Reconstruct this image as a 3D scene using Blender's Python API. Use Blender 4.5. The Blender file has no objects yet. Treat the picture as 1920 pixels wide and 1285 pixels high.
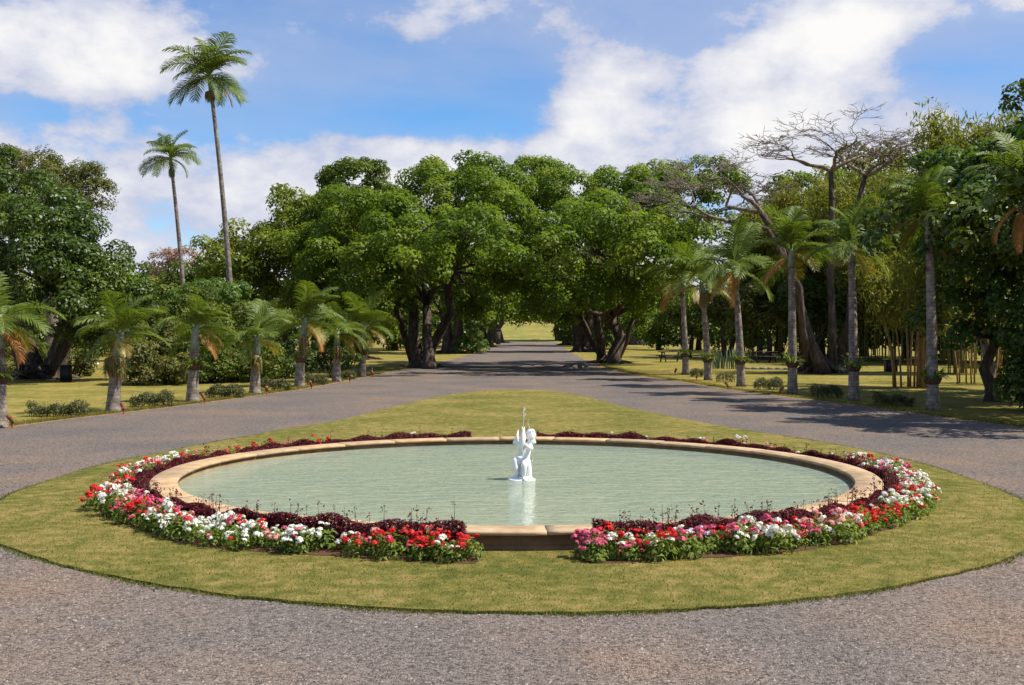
import bpy, math
import numpy as np
from mathutils import Vector, Matrix, Euler

# ------------------------------------------------------------------ camera
F = 2160.0            # focal length in photo pixels (1920 wide)
HOR = 616.0           # horizon row in the photograph
CAMH = 2.6
PITCH = math.atan((642.5 - HOR) / F)
scene = bpy.context.scene
col = scene.collection
cam_d = bpy.data.cameras.new('camera')
cam_d.sensor_width = 36.0
cam_d.lens = F / 1920 * 36
cam_d.clip_end = 5000
cam_d.clip_start = 0.1
cam = bpy.data.objects.new('camera', cam_d)
col.objects.link(cam)
cam.location = (0, 0, CAMH)
cam.rotation_euler = (math.pi / 2 - PITCH, 0, 0)
scene.camera = cam

# ------------------------------------------------------------------ light
SUN_DIR = Vector((0.57, -0.06, 0.82)).normalized()
sd = bpy.data.lights.new('sun', 'SUN')
sd.energy = 5.0
sd.angle = math.radians(0.5)
sd.color = (1.0, 0.94, 0.84)
sun = bpy.data.objects.new('sun', sd)
col.objects.link(sun)
sun.rotation_euler = SUN_DIR.to_track_quat('Z', 'Y').to_euler()
sun.location = (30, -10, 60)

world = bpy.data.worlds.new('World')
scene.world = world
world.use_nodes = True
wn, wl = world.node_tree.nodes, world.node_tree.links
wn.clear()


def wnode(t, **kw):
    n = wn.new(t)
    for k, v in kw.items():
        setattr(n, k, v)
    return n


def wmath(op, a, b=None, clamp=False):
    n = wn.new('ShaderNodeMath')
    n.operation = op
    n.use_clamp = clamp
    for i, v in enumerate((a, b)):
        if v is None:
            continue
        if isinstance(v, (int, float)):
            n.inputs[i].default_value = v
        else:
            wl.new(v, n.inputs[i])
    return n.outputs[0]


sky = wnode('ShaderNodeTexSky', sky_type='NISHITA')
sky.sun_disc = False
sky.sun_elevation = math.asin(SUN_DIR.z)
sky.sun_rotation = math.atan2(SUN_DIR.x, SUN_DIR.y)
sky.air_density = 0.8
sky.dust_density = 0.05
sky.ozone_density = 3.0
hsv = wnode('ShaderNodeHueSaturation')
hsv.inputs['Saturation'].default_value = 1.32
wl.new(sky.outputs[0], hsv.inputs['Color'])
bg_sky = wnode('ShaderNodeBackground')
bg_sky.inputs[1].default_value = 0.115
wl.new(hsv.outputs[0], bg_sky.inputs[0])
tc = wnode('ShaderNodeTexCoord')


def wnoise(scale, detail, rough, zsc, off=(0, 0, 0), dist=0.0):
    mp = wn.new('ShaderNodeMapping')
    mp.inputs['Scale'].default_value = (1, 1, zsc)
    mp.inputs['Location'].default_value = off
    wl.new(tc.outputs['Generated'], mp.inputs[0])
    nz = wn.new('ShaderNodeTexNoise')
    nz.inputs['Scale'].default_value = scale
    nz.inputs['Detail'].default_value = detail
    nz.inputs['Roughness'].default_value = rough
    nz.inputs['Distortion'].default_value = dist
    wl.new(mp.outputs[0], nz.inputs['Vector'])
    return nz.outputs['Fac']


def blob(az_px, el_px, rx, ry):
    """soft cloud mass around one direction of the sky"""
    c = Vector(((az_px - 960) / F, 1.0, (HOR - el_px) / F)).normalized()
    sub = wn.new('ShaderNodeVectorMath'); sub.operation = 'SUBTRACT'
    wl.new(tc.outputs['Generated'], sub.inputs[0]); sub.inputs[1].default_value = c
    mul = wn.new('ShaderNodeVectorMath'); mul.operation = 'MULTIPLY'
    wl.new(sub.outputs[0], mul.inputs[0])
    mul.inputs[1].default_value = (F / rx, F / rx, F / ry)
    ln = wn.new('ShaderNodeVectorMath'); ln.operation = 'LENGTH'
    wl.new(mul.outputs[0], ln.inputs[0])
    mr = wn.new('ShaderNodeMapRange'); mr.interpolation_type = 'SMOOTHSTEP'
    mr.inputs['From Min'].default_value = 1.5
    mr.inputs['From Max'].default_value = 0.2
    wl.new(ln.outputs['Value'], mr.inputs['Value'])
    return mr.outputs[0]


n_big = wnoise(7.0, 10, 0.61, 1.7, (0.4, 0.2, 0.7), 0.0)
n_veil = wnoise(2.6, 6, 0.5, 3.0, (2.4, 1.2, 0.3), 0.5)
sepw = wn.new('ShaderNodeSeparateXYZ')
wl.new(tc.outputs['Generated'], sepw.inputs[0])
band = wn.new('ShaderNodeMapRange'); band.interpolation_type = 'SMOOTHSTEP'
band.inputs['From Min'].default_value = 0.205
band.inputs['From Max'].default_value = 0.125
wl.new(sepw.outputs['Z'], band.inputs['Value'])
dens = wmath('MULTIPLY_ADD', n_big, 1.7)
dens.node.inputs[2].default_value = -0.41
dens = wmath('ADD', dens, wmath('MULTIPLY', band.outputs[0], 0.30))
for (x, y, rx, ry, w) in ((110, 95, 235, 125, .46), (1110, 110, 130, 120, .34), (1500, 115, 260, 105, .38),
                          (1680, 10, 220, 60, .24), (760, 20, 260, 60, .10), (1350, 235, 420, 45, .14),
                          (550, 215, 420, 42, -.26), (1800, 105, 120, 75, -.36), (640, 130, 260, 60, -.08),
                          (985, 170, 70, 90, -.14), (20, 205, 120, 22, -.2), (1250, 40, 60, 70, -.12),
                          (830, 235, 200, 30, -.16)):
    dens = wmath('ADD', dens, wmath('MULTIPLY', blob(x, y, rx, ry), w))
cm = wn.new('ShaderNodeMapRange'); cm.interpolation_type = 'SMOOTHSTEP'
cm.inputs['From Min'].default_value = 0.42
cm.inputs['From Max'].default_value = 0.72
wl.new(dens, cm.inputs['Value'])
veil = wn.new('ShaderNodeMapRange'); veil.interpolation_type = 'SMOOTHSTEP'
veil.inputs['From Min'].default_value = 0.34
veil.inputs['From Max'].default_value = 0.72
veil.inputs['To Max'].default_value = 0.62
wl.new(wmath('ADD', n_veil, wmath('MULTIPLY', dens, 0.12)), veil.inputs['Value'])
cover = wmath('MAXIMUM', cm.outputs[0], veil.outputs[0], True)
shade = wn.new('ShaderNodeMapRange'); shade.interpolation_type = 'SMOOTHSTEP'
shade.inputs['From Min'].default_value = 0.48
shade.inputs['From Max'].default_value = 0.92
wl.new(wmath('ADD', wmath('MULTIPLY', dens, 0.72), wmath('MULTIPLY', wnoise(9, 6, .55, 2.0, (5, 3, 1)), 0.28)), shade.inputs['Value'])
cmix = wn.new('ShaderNodeMix'); cmix.data_type = 'RGBA'
cmix.inputs[6].default_value = (0.44, 0.48, 0.64, 1)
cmix.inputs[7].default_value = (0.86, 0.85, 0.84, 1)
wl.new(shade.outputs[0], cmix.inputs[0])
bg_c = wnode('ShaderNodeBackground')
bg_c.inputs[1].default_value = 0.78
wl.new(cmix.outputs[2], bg_c.inputs[0])
wmix = wnode('ShaderNodeMixShader')
wl.new(cover, wmix.inputs[0]); wl.new(bg_sky.outputs[0], wmix.inputs[1]); wl.new(bg_c.outputs[0], wmix.inputs[2])
wout = wnode('ShaderNodeOutputWorld')
wl.new(wmix.outputs[0], wout.inputs[0])

vs = scene.view_settings
vs.view_transform = 'Standard'
vs.look = 'None'
vs.gamma = 1
vs.use_curve_mapping = False
vs.exposure = 0.55
scene.cycles.max_bounces = 6
scene.cycles.diffuse_bounces = 2
scene.cycles.glossy_bounces = 2
scene.cycles.transmission_bounces = 3
scene.cycles.transparent_max_bounces = 6
scene.cycles.caustics_reflective = False
scene.cycles.caustics_refractive = False

# ------------------------------------------------------------------ helpers
rng = np.random.default_rng(7)
CP, SP = math.cos(PITCH), math.sin(PITCH)


def ray(x, y):
    a, b = (x - 960) / F, -(y - 642.5) / F
    return Vector((a, CP + b * SP, -SP + b * CP))


def G(x, y, z=0.0):
    """ground point seen at photo pixel (x, y)"""
    r = ray(x, y)
    t = (z - CAMH) / r.z
    return Vector((r.x * t, r.y * t, z))


def D(x, y, d):
    """point in the direction of pixel (x, y) at distance d along the view axis"""
    r = ray(x, y)
    t = d / r.y
    return Vector((r.x * t, d, CAMH + r.z * t))


def mesh_np(name, verts, faces_flat, sizes, mat=None, smooth=False, tint=None):
    verts = np.asarray(verts, dtype=np.float32).reshape(-1, 3)
    faces_flat = np.asarray(faces_flat, dtype=np.int32).ravel()
    sizes = np.asarray(sizes, dtype=np.int32)
    me = bpy.data.meshes.new(name)
    me.vertices.add(len(verts))
    me.vertices.foreach_set('co', verts.ravel())
    me.loops.add(len(faces_flat))
    me.loops.foreach_set('vertex_index', faces_flat)
    me.polygons.add(len(sizes))
    st = np.concatenate(([0], np.cumsum(sizes)[:-1])).astype(np.int32)
    me.polygons.foreach_set('loop_start', st)
    if smooth:
        me.polygons.foreach_set('use_smooth', np.ones(len(sizes), dtype=bool))
    if tint is not None:
        at = me.attributes.new('tint', 'FLOAT', 'FACE')
        at.data.foreach_set('value', np.asarray(tint, dtype=np.float32))
    me.update(calc_edges=True)
    if mat:
        me.materials.append(mat)
    return me


class MB:
    """collects shapes for ONE mesh"""

    def __init__(self):
        self.v, self.f, self.s, self.t, self.n = [], [], [], [], 0

    def add(self, verts, faces, tint=0.5):
        verts = np.asarray(verts, dtype=np.float32).reshape(-1, 3)
        for f in faces:
            self.f.extend([i + self.n for i in f])
            self.s.append(len(f))
            self.t.append(tint)
        self.v.append(verts)
        self.n += len(verts)
        return self

    def quads(self, verts, tint):
        """verts (n,4,3) independent quads"""
        n = len(verts)
        self.v.append(np.asarray(verts, dtype=np.float32).reshape(-1, 3))
        self.f.extend(range(self.n, self.n + 4 * n))
        self.s.extend([4] * n)
        self.t.extend(list(np.broadcast_to(np.asarray(tint, dtype=np.float32), (n,))))
        self.n += 4 * n
        return self

    def box(self, c, size, rot=None, tint=0.5, taper=1.0):
        sx, sy, sz = size[0] / 2, size[1] / 2, size[2] / 2
        vs_ = []
        for z in (-1, 1):
            k = taper if z > 0 else 1.0
            for x, y in ((-1, -1), (1, -1), (1, 1), (-1, 1)):
                p = Vector((x * sx * k, y * sy * k, z * sz))
                if rot is not None:
                    p = rot @ p
                vs_.append(p + Vector(c))
        return self.add(vs_, [(3, 2, 1, 0), (4, 5, 6, 7), (0, 1, 5, 4), (1, 2, 6, 5), (2, 3, 7, 6), (3, 0, 4, 7)], tint)

    def tube(self, pts, radii, sides=6, tint=0.5, cap=True, wob=0.0):
        pts = [Vector(p) for p in pts]
        n = len(pts)
        rings = []
        up = Vector((0.13, 0.21, 1)).normalized()
        prev = None
        for i in range(n):
            t = (pts[min(i + 1, n - 1)] - pts[max(i - 1, 0)])
            if t.length < 1e-9:
                t = Vector((0, 0, 1))
            t.normalize()
            if prev is None:
                a = t.cross(up)
                if a.length < 0.2:
                    a = t.cross(Vector((1, 0, 0)))
            else:
                a = prev - t * prev.dot(t)
            a.normalize()
            prev = a
            b = t.cross(a)
            for k in range(sides):
                an = 2 * math.pi * k / sides
                rr = radii[i] * (1 + (wob * math.sin(k * 2.4 + i * 0.35) if wob else 0))
                rings.append(pts[i] + (a * math.cos(an) + b * math.sin(an)) * rr)
        fs = []
        for i in range(n - 1):
            for k in range(sides):
                k2 = (k + 1) % sides
                fs.append((i * sides + k, i * sides + k2, (i + 1) * sides + k2, (i + 1) * sides + k))
        if cap:
            fs.append(tuple(range(sides - 1, -1, -1)))
            fs.append(tuple((n - 1) * sides + k for k in range(sides)))
        return self.add(rings, fs, tint)

    def lathe(self, prof, seg=24, c=(0, 0, 0), tint=0.5):
        vs_, fs = [], []
        for (r, z) in prof:
            for k in range(seg):
                a = 2 * math.pi * k / seg
                vs_.append((c[0] + r * math.cos(a), c[1] + r * math.sin(a), c[2] + z))
        for i in range(len(prof) - 1):
            for k in range(seg):
                k2 = (k + 1) % seg
                fs.append((i * seg + k, i * seg + k2, (i + 1) * seg + k2, (i + 1) * seg + k))
        return self.add(vs_, fs, tint)

    def mesh(self, name, mat=None, smooth=False):
        return mesh_np(name, np.concatenate(self.v), self.f, self.s, mat, smooth, self.t)

    def build(self, name, mat, parent=None, smooth=False, loc=None):
        return obj(name, self.mesh(name, mat, smooth), parent, loc)


def obj(name, me, parent=None, loc=None):
    o = bpy.data.objects.new(name, me)
    col.objects.link(o)
    if parent is not None:
        o.parent = parent
    if loc is not None:
        o.location = loc
    return o


def tag(o, label=None, cat=None, group=None, kind=None):
    if label: o['label'] = label
    if cat: o['category'] = cat
    if group: o['group'] = group
    if kind: o['kind'] = kind
    return o


def thing(name, label, cat, loc=(0, 0, 0), rz=0.0, group=None):
    o = bpy.data.objects.new(name, None)
    col.objects.link(o)
    o.location = loc
    o.rotation_euler = (0, 0, rz)
    o.empty_display_size = 0.2
    return tag(o, label, cat, group)


def copy_tree(root, loc, rz=0.0, sc=1.0, label=None):
    r = root.copy(); col.objects.link(r)
    r.location = loc; r.rotation_euler = (0, 0, rz); r.scale = (sc, sc, sc)
    if label: r['label'] = label
    for ch in list(root.children):
        c = ch.copy(); col.objects.link(c); c.parent = r
        for g in list(ch.children):
            d = g.copy(); col.objects.link(d); d.parent = c
    return r


# ------------------------------------------------------------------ materials
def new_mat(name):
    m = bpy.data.materials.new(name)
    m.use_nodes = True
    nt = m.node_tree
    nt.nodes.clear()
    return m, nt.nodes, nt.links


def ramp(N, stops):
    r = N.new('ShaderNodeValToRGB')
    el = r.color_ramp.elements
    while len(el) < len(stops):
        el.new(0.5)
    for e, (p, c) in zip(el, stops):
        e.position = p
        e.color = (c[0], c[1], c[2], 1)
    return r


def leaf_mat(name, cols, trans=0.35, rough=0.45, spec=0.35, big=0.35):
    """foliage: colour runs along each leaf's own random tint, some light passes through"""
    m, N, L = new_mat(name)
    at = N.new('ShaderNodeAttribute'); at.attribute_name = 'tint'
    k = len(cols)
    r = ramp(N, [(i / max(k - 1, 1), c) for i, c in enumerate(cols)])
    ge = N.new('ShaderNodeNewGeometry')
    nz = N.new('ShaderNodeTexNoise'); nz.inputs['Scale'].default_value = big; nz.inputs['Detail'].default_value = 2
    L.new(ge.outputs['Position'], nz.inputs['Vector'])
    ma = N.new('ShaderNodeMath'); ma.operation = 'MULTIPLY_ADD'
    L.new(nz.outputs['Fac'], ma.inputs[0]); ma.inputs[1].default_value = 0.7; ma.inputs[2].default_value = -0.35
    ad = N.new('ShaderNodeMath'); ad.operation = 'ADD'; ad.use_clamp = True
    L.new(at.outputs['Fac'], ad.inputs[0]); L.new(ma.outputs[0], ad.inputs[1])
    L.new(ad.outputs[0], r.inputs[0])
    b = N.new('ShaderNodeBsdfPrincipled')
    b.inputs['Roughness'].default_value = rough
    b.inputs['Specular IOR Level'].default_value = spec
    L.new(r.outputs[0], b.inputs['Base Color'])
    t = N.new('ShaderNodeBsdfTranslucent')
    mc = N.new('ShaderNodeMix'); mc.data_type = 'RGBA'; mc.blend_type = 'MULTIPLY'
    mc.inputs[0].default_value = 1
    mc.inputs[7].default_value = (1.25, 1.3, 0.5, 1)
    L.new(r.outputs[0], mc.inputs[6]); L.new(mc.outputs[2], t.inputs['Color'])
    mx = N.new('ShaderNodeMixShader'); mx.inputs[0].default_value = trans
    L.new(b.outputs[0], mx.inputs[1]); L.new(t.outputs[0], mx.inputs[2])
    o = N.new('ShaderNodeOutputMaterial'); L.new(mx.outputs[0], o.inputs[0])
    return m


def surf_mat(name, stops, scale=5.0, detail=6, rough=0.85, bump=0.3, bscale=None, stretch=(1, 1, 1), spec=0.25, bdist=0.02, coord='Object'):
    m, N, L = new_mat(name)
    tcn = N.new('ShaderNodeTexCoord')
    mp = N.new('ShaderNodeMapping'); mp.inputs['Scale'].default_value = stretch
    L.new(tcn.outputs[coord], mp.inputs[0])
    nz = N.new('ShaderNodeTexNoise'); nz.inputs['Scale'].default_value = scale; nz.inputs['Detail'].default_value = detail
    nz.inputs['Roughness'].default_value = 0.62
    L.new(mp.outputs[0], nz.inputs['Vector'])
    r = ramp(N, stops); L.new(nz.outputs['Fac'], r.inputs[0])
    b = N.new('ShaderNodeBsdfPrincipled'); b.inputs['Roughness'].default_value = rough
    b.inputs['Specular IOR Level'].default_value = spec
    L.new(r.outputs[0], b.inputs['Base Color'])
    if bump:
        n2 = N.new('ShaderNodeTexNoise'); n2.inputs['Scale'].default_value = bscale or scale * 3; n2.inputs['Detail'].default_value = 5
        L.new(mp.outputs[0], n2.inputs['Vector'])
        bp = N.new('ShaderNodeBump'); bp.inputs['Strength'].default_value = bump; bp.inputs['Distance'].default_value = bdist
        L.new(n2.outputs['Fac'], bp.inputs['Height']); L.new(bp.outputs[0], b.inputs['Normal'])
    o = N.new('ShaderNodeOutputMaterial'); L.new(b.outputs[0], o.inputs[0])
    return m


def grass_mat(name, green, mid, straw, s=1.0):
    m, N, L = new_mat(name)
    ge = N.new('ShaderNodeNewGeometry')
    def nz(sc, det, ro=0.6):
        n = N.new('ShaderNodeTexNoise'); n.inputs['Scale'].default_value = sc; n.inputs['Detail'].default_value = det
        n.inputs['Roughness'].default_value = ro
        L.new(ge.outputs['Position'], n.inputs['Vector']); return n.outputs['Fac']
    a, b_, c = nz(0.35 * s, 4), nz(3.2 * s, 5), nz(38 * s, 4, 0.7)
    def mul(x, k, y):
        q = N.new('ShaderNodeMath'); q.operation = 'MULTIPLY_ADD'
        L.new(x, q.inputs[0]); q.inputs[1].default_value = k
        if isinstance(y, float): q.inputs[2].default_value = y
        else: L.new(y, q.inputs[2])
        return q.outputs[0]
    v = mul(a, 1.2, mul(b_, 1.7, mul(c, 1.7, -1.80)))
    r = ramp(N, [(0.15, green), (0.5, mid), (0.85, straw)])
    L.new(v, r.inputs[0])
    p = N.new('ShaderNodeBsdfPrincipled'); p.inputs['Roughness'].default_value = 0.9; p.inputs['Specular IOR Level'].default_value = 0.1
    L.new(r.outputs[0], p.inputs['Base Color'])
    bp = N.new('ShaderNodeBump'); bp.inputs['Strength'].default_value = 0.9; bp.inputs['Distance'].default_value = 0.03
    L.new(c, bp.inputs['Height']); L.new(bp.outputs[0], p.inputs['Normal'])
    o = N.new('ShaderNodeOutputMaterial'); L.new(p.outputs[0], o.inputs[0])
    return m


M = {}
M['lawn'] = grass_mat('lawn', (0.10, 0.115, 0.020), (0.21, 0.175, 0.035), (0.32, 0.235, 0.075))
M['island'] = grass_mat('island_lawn', (0.085, 0.10, 0.018), (0.17, 0.155, 0.034), (0.30, 0.222, 0.075), 1.3)
M['field'] = grass_mat('field', (0.11, 0.14, 0.02), (0.19, 0.19, 0.04), (0.32, 0.22, 0.07), 0.25)
M['blade'] = leaf_mat('grass_blade', [(0.075, 0.10, 0.016), (0.145, 0.15, 0.030), (0.25, 0.21, 0.06), (0.38, 0.28, 0.12)], 0.5, 0.6, 0.1, 1.2)
M['blade_edge'] = leaf_mat('grass_blade_edge', [(0.06, 0.09, 0.014), (0.12, 0.14, 0.025), (0.20, 0.18, 0.045)], 0.25, 0.6, 0.1, 1.2)
M['soil'] = surf_mat('red_soil', [(0.3, (0.06, 0.028, 0.017)), (0.7, (0.14, 0.065, 0.04))], 9, 6, 0.95, 0.8, 30)
M['pebble'] = leaf_mat('pebble', [(0.055, 0.047, 0.042), (0.16, 0.132, 0.112), (0.25, 0.205, 0.175), (0.35, 0.31, 0.28)], 0.0, 0.9, 0.1, 0.6)
M['bark'] = surf_mat('bark', [(0.3, (0.035, 0.026, 0.020)), (0.55, (0.10, 0.075, 0.058)), (0.75, (0.21, 0.17, 0.14))], 3.0, 7, 0.95, 0.9, 8, (2.2, 2.2, 0.5), 0.1, 0.08)
M['bark_grey'] = surf_mat('bark_grey', [(0.3, (0.08, 0.060, 0.045)), (0.5, (0.19, 0.148, 0.115)), (0.72, (0.36, 0.295, 0.24))], 3.5, 7, 0.95, 0.7, 10, (2, 2, 0.6), 0.1, 0.05)
M['root'] = surf_mat('root_bark', [(0.3, (0.10, 0.07, 0.05)), (0.7, (0.30, 0.22, 0.17))], 4, 6, 0.95, 0.7, 12, (1, 1, 1), 0.1, 0.05)


def gravel_mat():
    m, N, L = new_mat('gravel')
    ge = N.new('ShaderNodeNewGeometry')
    vo = N.new('ShaderNodeTexVoronoi'); vo.inputs['Scale'].default_value = 38; vo.inputs['Randomness'].default_value = 1
    L.new(ge.outputs['Position'], vo.inputs['Vector'])
    v2 = N.new('ShaderNodeTexVoronoi'); v2.inputs['Scale'].default_value = 75
    L.new(ge.outputs['Position'], v2.inputs['Vector'])
    n1 = N.new('ShaderNodeTexNoise'); n1.inputs['Scale'].default_value = 0.32; n1.inputs['Detail'].default_value = 5
    L.new(ge.outputs['Position'], n1.inputs['Vector'])
    n2 = N.new('ShaderNodeTexNoise'); n2.inputs['Scale'].default_value = 22; n2.inputs['Detail'].default_value = 6; n2.inputs['Roughness'].default_value = .75
    L.new(ge.outputs['Position'], n2.inputs['Vector'])
    base = ramp(N, [(0.34, (0.150, 0.134, 0.122)), (0.50, (0.180, 0.152, 0.131)), (0.66, (0.225, 0.166, 0.126))])
    L.new(n1.outputs['Fac'], base.inputs[0])
    sep = N.new('ShaderNodeSeparateColor'); L.new(vo.outputs['Color'], sep.inputs[0])
    sr = ramp(N, [(0.0, (0.42, 0.42, 0.42)), (0.4, (0.9, 0.88, 0.87)), (1.0, (1.38, 1.35, 1.33))])
    L.new(sep.outputs[0], sr.inputs[0])
    mx = N.new('ShaderNodeMix'); mx.data_type = 'RGBA'; mx.blend_type = 'MULTIPLY'; mx.inputs[0].default_value = 1
    L.new(base.outputs[0], mx.inputs[6]); L.new(sr.outputs[0], mx.inputs[7])
    nr = ramp(N, [(0.3, (0.62, 0.62, 0.62)), (0.55, (1.02, 1.02, 1.02)), (0.75, (1.25, 1.25, 1.25))])
    L.new(n2.outputs['Fac'], nr.inputs[0])
    mx2 = N.new('ShaderNodeMix'); mx2.data_type = 'RGBA'; mx2.blend_type = 'MULTIPLY'; mx2.inputs[0].default_value = 1
    L.new(mx.outputs[2], mx2.inputs[6]); L.new(nr.outputs[0], mx2.inputs[7])
    p = N.new('ShaderNodeBsdfPrincipled'); p.inputs['Roughness'].default_value = 0.95; p.inputs['Specular IOR Level'].default_value = 0.1
    L.new(mx2.outputs[2], p.inputs['Base Color'])
    ad = N.new('ShaderNodeMath'); ad.operation = 'ADD'; L.new(vo.outputs['Distance'], ad.inputs[0]); L.new(v2.outputs['Distance'], ad.inputs[1])
    bp = N.new('ShaderNodeBump'); bp.invert = True; bp.inputs['Strength'].default_value = 0.9; bp.inputs['Distance'].default_value = 0.012
    L.new(ad.outputs[0], bp.inputs['Height']); L.new(bp.outputs[0], p.inputs['Normal'])
    o = N.new('ShaderNodeOutputMaterial'); L.new(p.outputs[0], o.inputs[0])
    return m


M['gravel'] = gravel_mat()


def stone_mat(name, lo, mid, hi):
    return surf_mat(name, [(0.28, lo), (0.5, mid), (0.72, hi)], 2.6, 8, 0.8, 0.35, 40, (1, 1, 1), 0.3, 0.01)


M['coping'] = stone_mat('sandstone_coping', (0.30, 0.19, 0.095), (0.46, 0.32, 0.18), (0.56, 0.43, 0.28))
_N, _L = M['coping'].node_tree.nodes, M['coping'].node_tree.links
_oi = _N.new('ShaderNodeObjectInfo')
_rr = ramp(_N, [(0, (0.78, 0.80, 0.84)), (.5, (1, 1, 1)), (1, (1.14, 1.06, .95))]); _L.new(_oi.outputs['Random'], _rr.inputs[0])
_mm = _N.new('ShaderNodeMix'); _mm.data_type = 'RGBA'; _mm.blend_type = 'MULTIPLY'; _mm.inputs[0].default_value = 1
_pb = [n for n in _N if n.type == 'BSDF_PRINCIPLED'][0]
_src = _pb.inputs['Base Color'].links[0].from_socket
_L.new(_src, _mm.inputs[6]); _L.new(_rr.outputs[0], _mm.inputs[7]); _L.new(_mm.outputs[2], _pb.inputs['Base Color'])
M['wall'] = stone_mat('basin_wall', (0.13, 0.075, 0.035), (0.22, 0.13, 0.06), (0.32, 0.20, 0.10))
M['floor'] = surf_mat('pool_floor', [(0.31, (0.20, 0.31, 0.20)), (0.41, (0.55, 0.68, 0.50)), (0.66, (0.78, 0.80, 0.58))], 0.7, 6, 0.8, 0.0)


def water_mat():
    m, N, L = new_mat('pool_water')
    ge = N.new('ShaderNodeNewGeometry')
    mp = N.new('ShaderNodeMapping'); mp.inputs['Scale'].default_value = (0.8, 1.9, 1)
    L.new(ge.outputs['Position'], mp.inputs[0])
    n1 = N.new('ShaderNodeTexNoise'); n1.inputs['Scale'].default_value = 2.0; n1.inputs['Detail'].default_value = 3; n1.inputs['Distortion'].default_value = 0.6
    n2 = N.new('ShaderNodeTexNoise'); n2.inputs['Scale'].default_value = 11; n2.inputs['Detail'].default_value = 3
    for n in (n1, n2): L.new(mp.outputs[0], n.inputs['Vector'])
    ad = N.new('ShaderNodeMath'); ad.operation = 'MULTIPLY_ADD'; L.new(n2.outputs['Fac'], ad.inputs[0]); ad.inputs[1].default_value = 0.4
    L.new(n1.outputs['Fac'], ad.inputs[2])
    bp = N.new('ShaderNodeBump'); bp.inputs['Strength'].default_value = 1.0; bp.inputs['Distance'].default_value = 0.075
    L.new(ad.outputs[0], bp.inputs['Height'])
    df = N.new('ShaderNodeBsdfDiffuse'); df.inputs['Color'].default_value = (0.66, 0.78, 0.58, 1)
    fr = N.new('ShaderNodeFresnel'); fr.inputs['IOR'].default_value = 1.33; L.new(bp.outputs[0], fr.inputs['Normal'])
    tr = N.new('ShaderNodeBsdfTransparent'); tr.inputs['Color'].default_value = (0.88, 0.97, 0.90, 1)
    gl = N.new('ShaderNodeBsdfGlossy'); gl.inputs['Roughness'].default_value = 0.03; L.new(bp.outputs[0], gl.inputs['Normal'])
    L.new(bp.outputs[0], df.inputs['Normal'])
    tu = N.new('ShaderNodeMixShader'); tu.inputs[0].default_value = 0.36
    L.new(tr.outputs[0], tu.inputs[1]); L.new(df.outputs[0], tu.inputs[2])
    mx = N.new('ShaderNodeMixShader'); L.new(fr.outputs[0], mx.inputs[0]); L.new(tu.outputs[0], mx.inputs[1]); L.new(gl.outputs[0], mx.inputs[2])
    o = N.new('ShaderNodeOutputMaterial'); L.new(mx.outputs[0], o.inputs[0])
    return m


M['water'] = water_mat()
M['marble'] = surf_mat('white_statue_paint', [(0.3, (0.80, 0.79, 0.77)), (0.6, (0.90, 0.895, 0.88))], 8, 4, 0.5, 0.15, 30, (1, 1, 1), 0.4, 0.004)
M['spray'] = surf_mat('water_spray', [(0.3, (0.75, 0.78, 0.8)), (0.7, (0.9, 0.92, 0.93))], 20, 2, 0.15, 0, None, (1, 1, 1), 0.6)

G_AV = [(0.055, 0.096, 0.011), (0.105, 0.170, 0.016), (0.175, 0.24, 0.022), (0.27, 0.31, 0.04)]
M['leaf_avenue'] = leaf_mat('leaf_avenue', G_AV, 0.42, 0.5, 0.22, 0.25)
M['leaf_avenue_y'] = leaf_mat('leaf_avenue_yellow', [(0.075, 0.11, 0.014), (0.14, 0.185, 0.02), (0.21, 0.245, 0.030), (0.32, 0.32, 0.05)], 0.42, 0.5, 0.22, 0.25)
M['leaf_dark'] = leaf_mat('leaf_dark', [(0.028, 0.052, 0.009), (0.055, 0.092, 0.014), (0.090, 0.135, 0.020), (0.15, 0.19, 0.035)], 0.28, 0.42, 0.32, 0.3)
M['leaf_mid'] = leaf_mat('leaf_mid', [(0.05, 0.082, 0.014), (0.09, 0.13, 0.020), (0.14, 0.18, 0.028), (0.20, 0.22, 0.04)], 0.32, 0.52, 0.22, 0.4)
M['leaf_olive'] = leaf_mat('leaf_olive', [(0.06, 0.075, 0.02), (0.11, 0.125, 0.030), (0.17, 0.17, 0.045), (0.23, 0.19, 0.07)], 0.35, 0.55, 0.2, 0.3)
M['leaf_bamboo'] = leaf_mat('leaf_bamboo', [(0.09, 0.12, 0.020), (0.17, 0.195, 0.03), (0.25, 0.245, 0.045), (0.33, 0.26, 0.08)], 0.42, 0.5, 0.3, 0.3)
M['leaf_bright'] = leaf_mat('leaf_bright', [(0.06, 0.11, 0.02), (0.10, 0.17, 0.028), (0.15, 0.22, 0.04)], 0.35, 0.45, 0.35, 0.5)
M['leaf_broad'] = leaf_mat('leaf_broad', [(0.026, 0.06, 0.012), (0.055, 0.11, 0.020), (0.09, 0.16, 0.030), (0.16, 0.24, 0.06)], 0.35, 0.42, 0.32, 0.4)
M['leaf_pink'] = leaf_mat('leaf_pink', [(0.24, 0.15, 0.12), (0.36, 0.24, 0.20), (0.48, 0.34, 0.30)], 0.3, 0.6, 0.2, 0.5)
M['leaf_maroon'] = leaf_mat('leaf_maroon', [(0.035, 0.007, 0.010), (0.085, 0.013, 0.020), (0.15, 0.022, 0.034), (0.23, 0.04, 0.055)], 0.25, 0.6, 0.12, 1.5)
M['leaf_flower'] = leaf_mat('leaf_flower', [(0.07, 0.11, 0.018), (0.13, 0.19, 0.028), (0.20, 0.26, 0.045), (0.28, 0.30, 0.08)], 0.35, 0.55, 0.2, 2.0)
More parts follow.
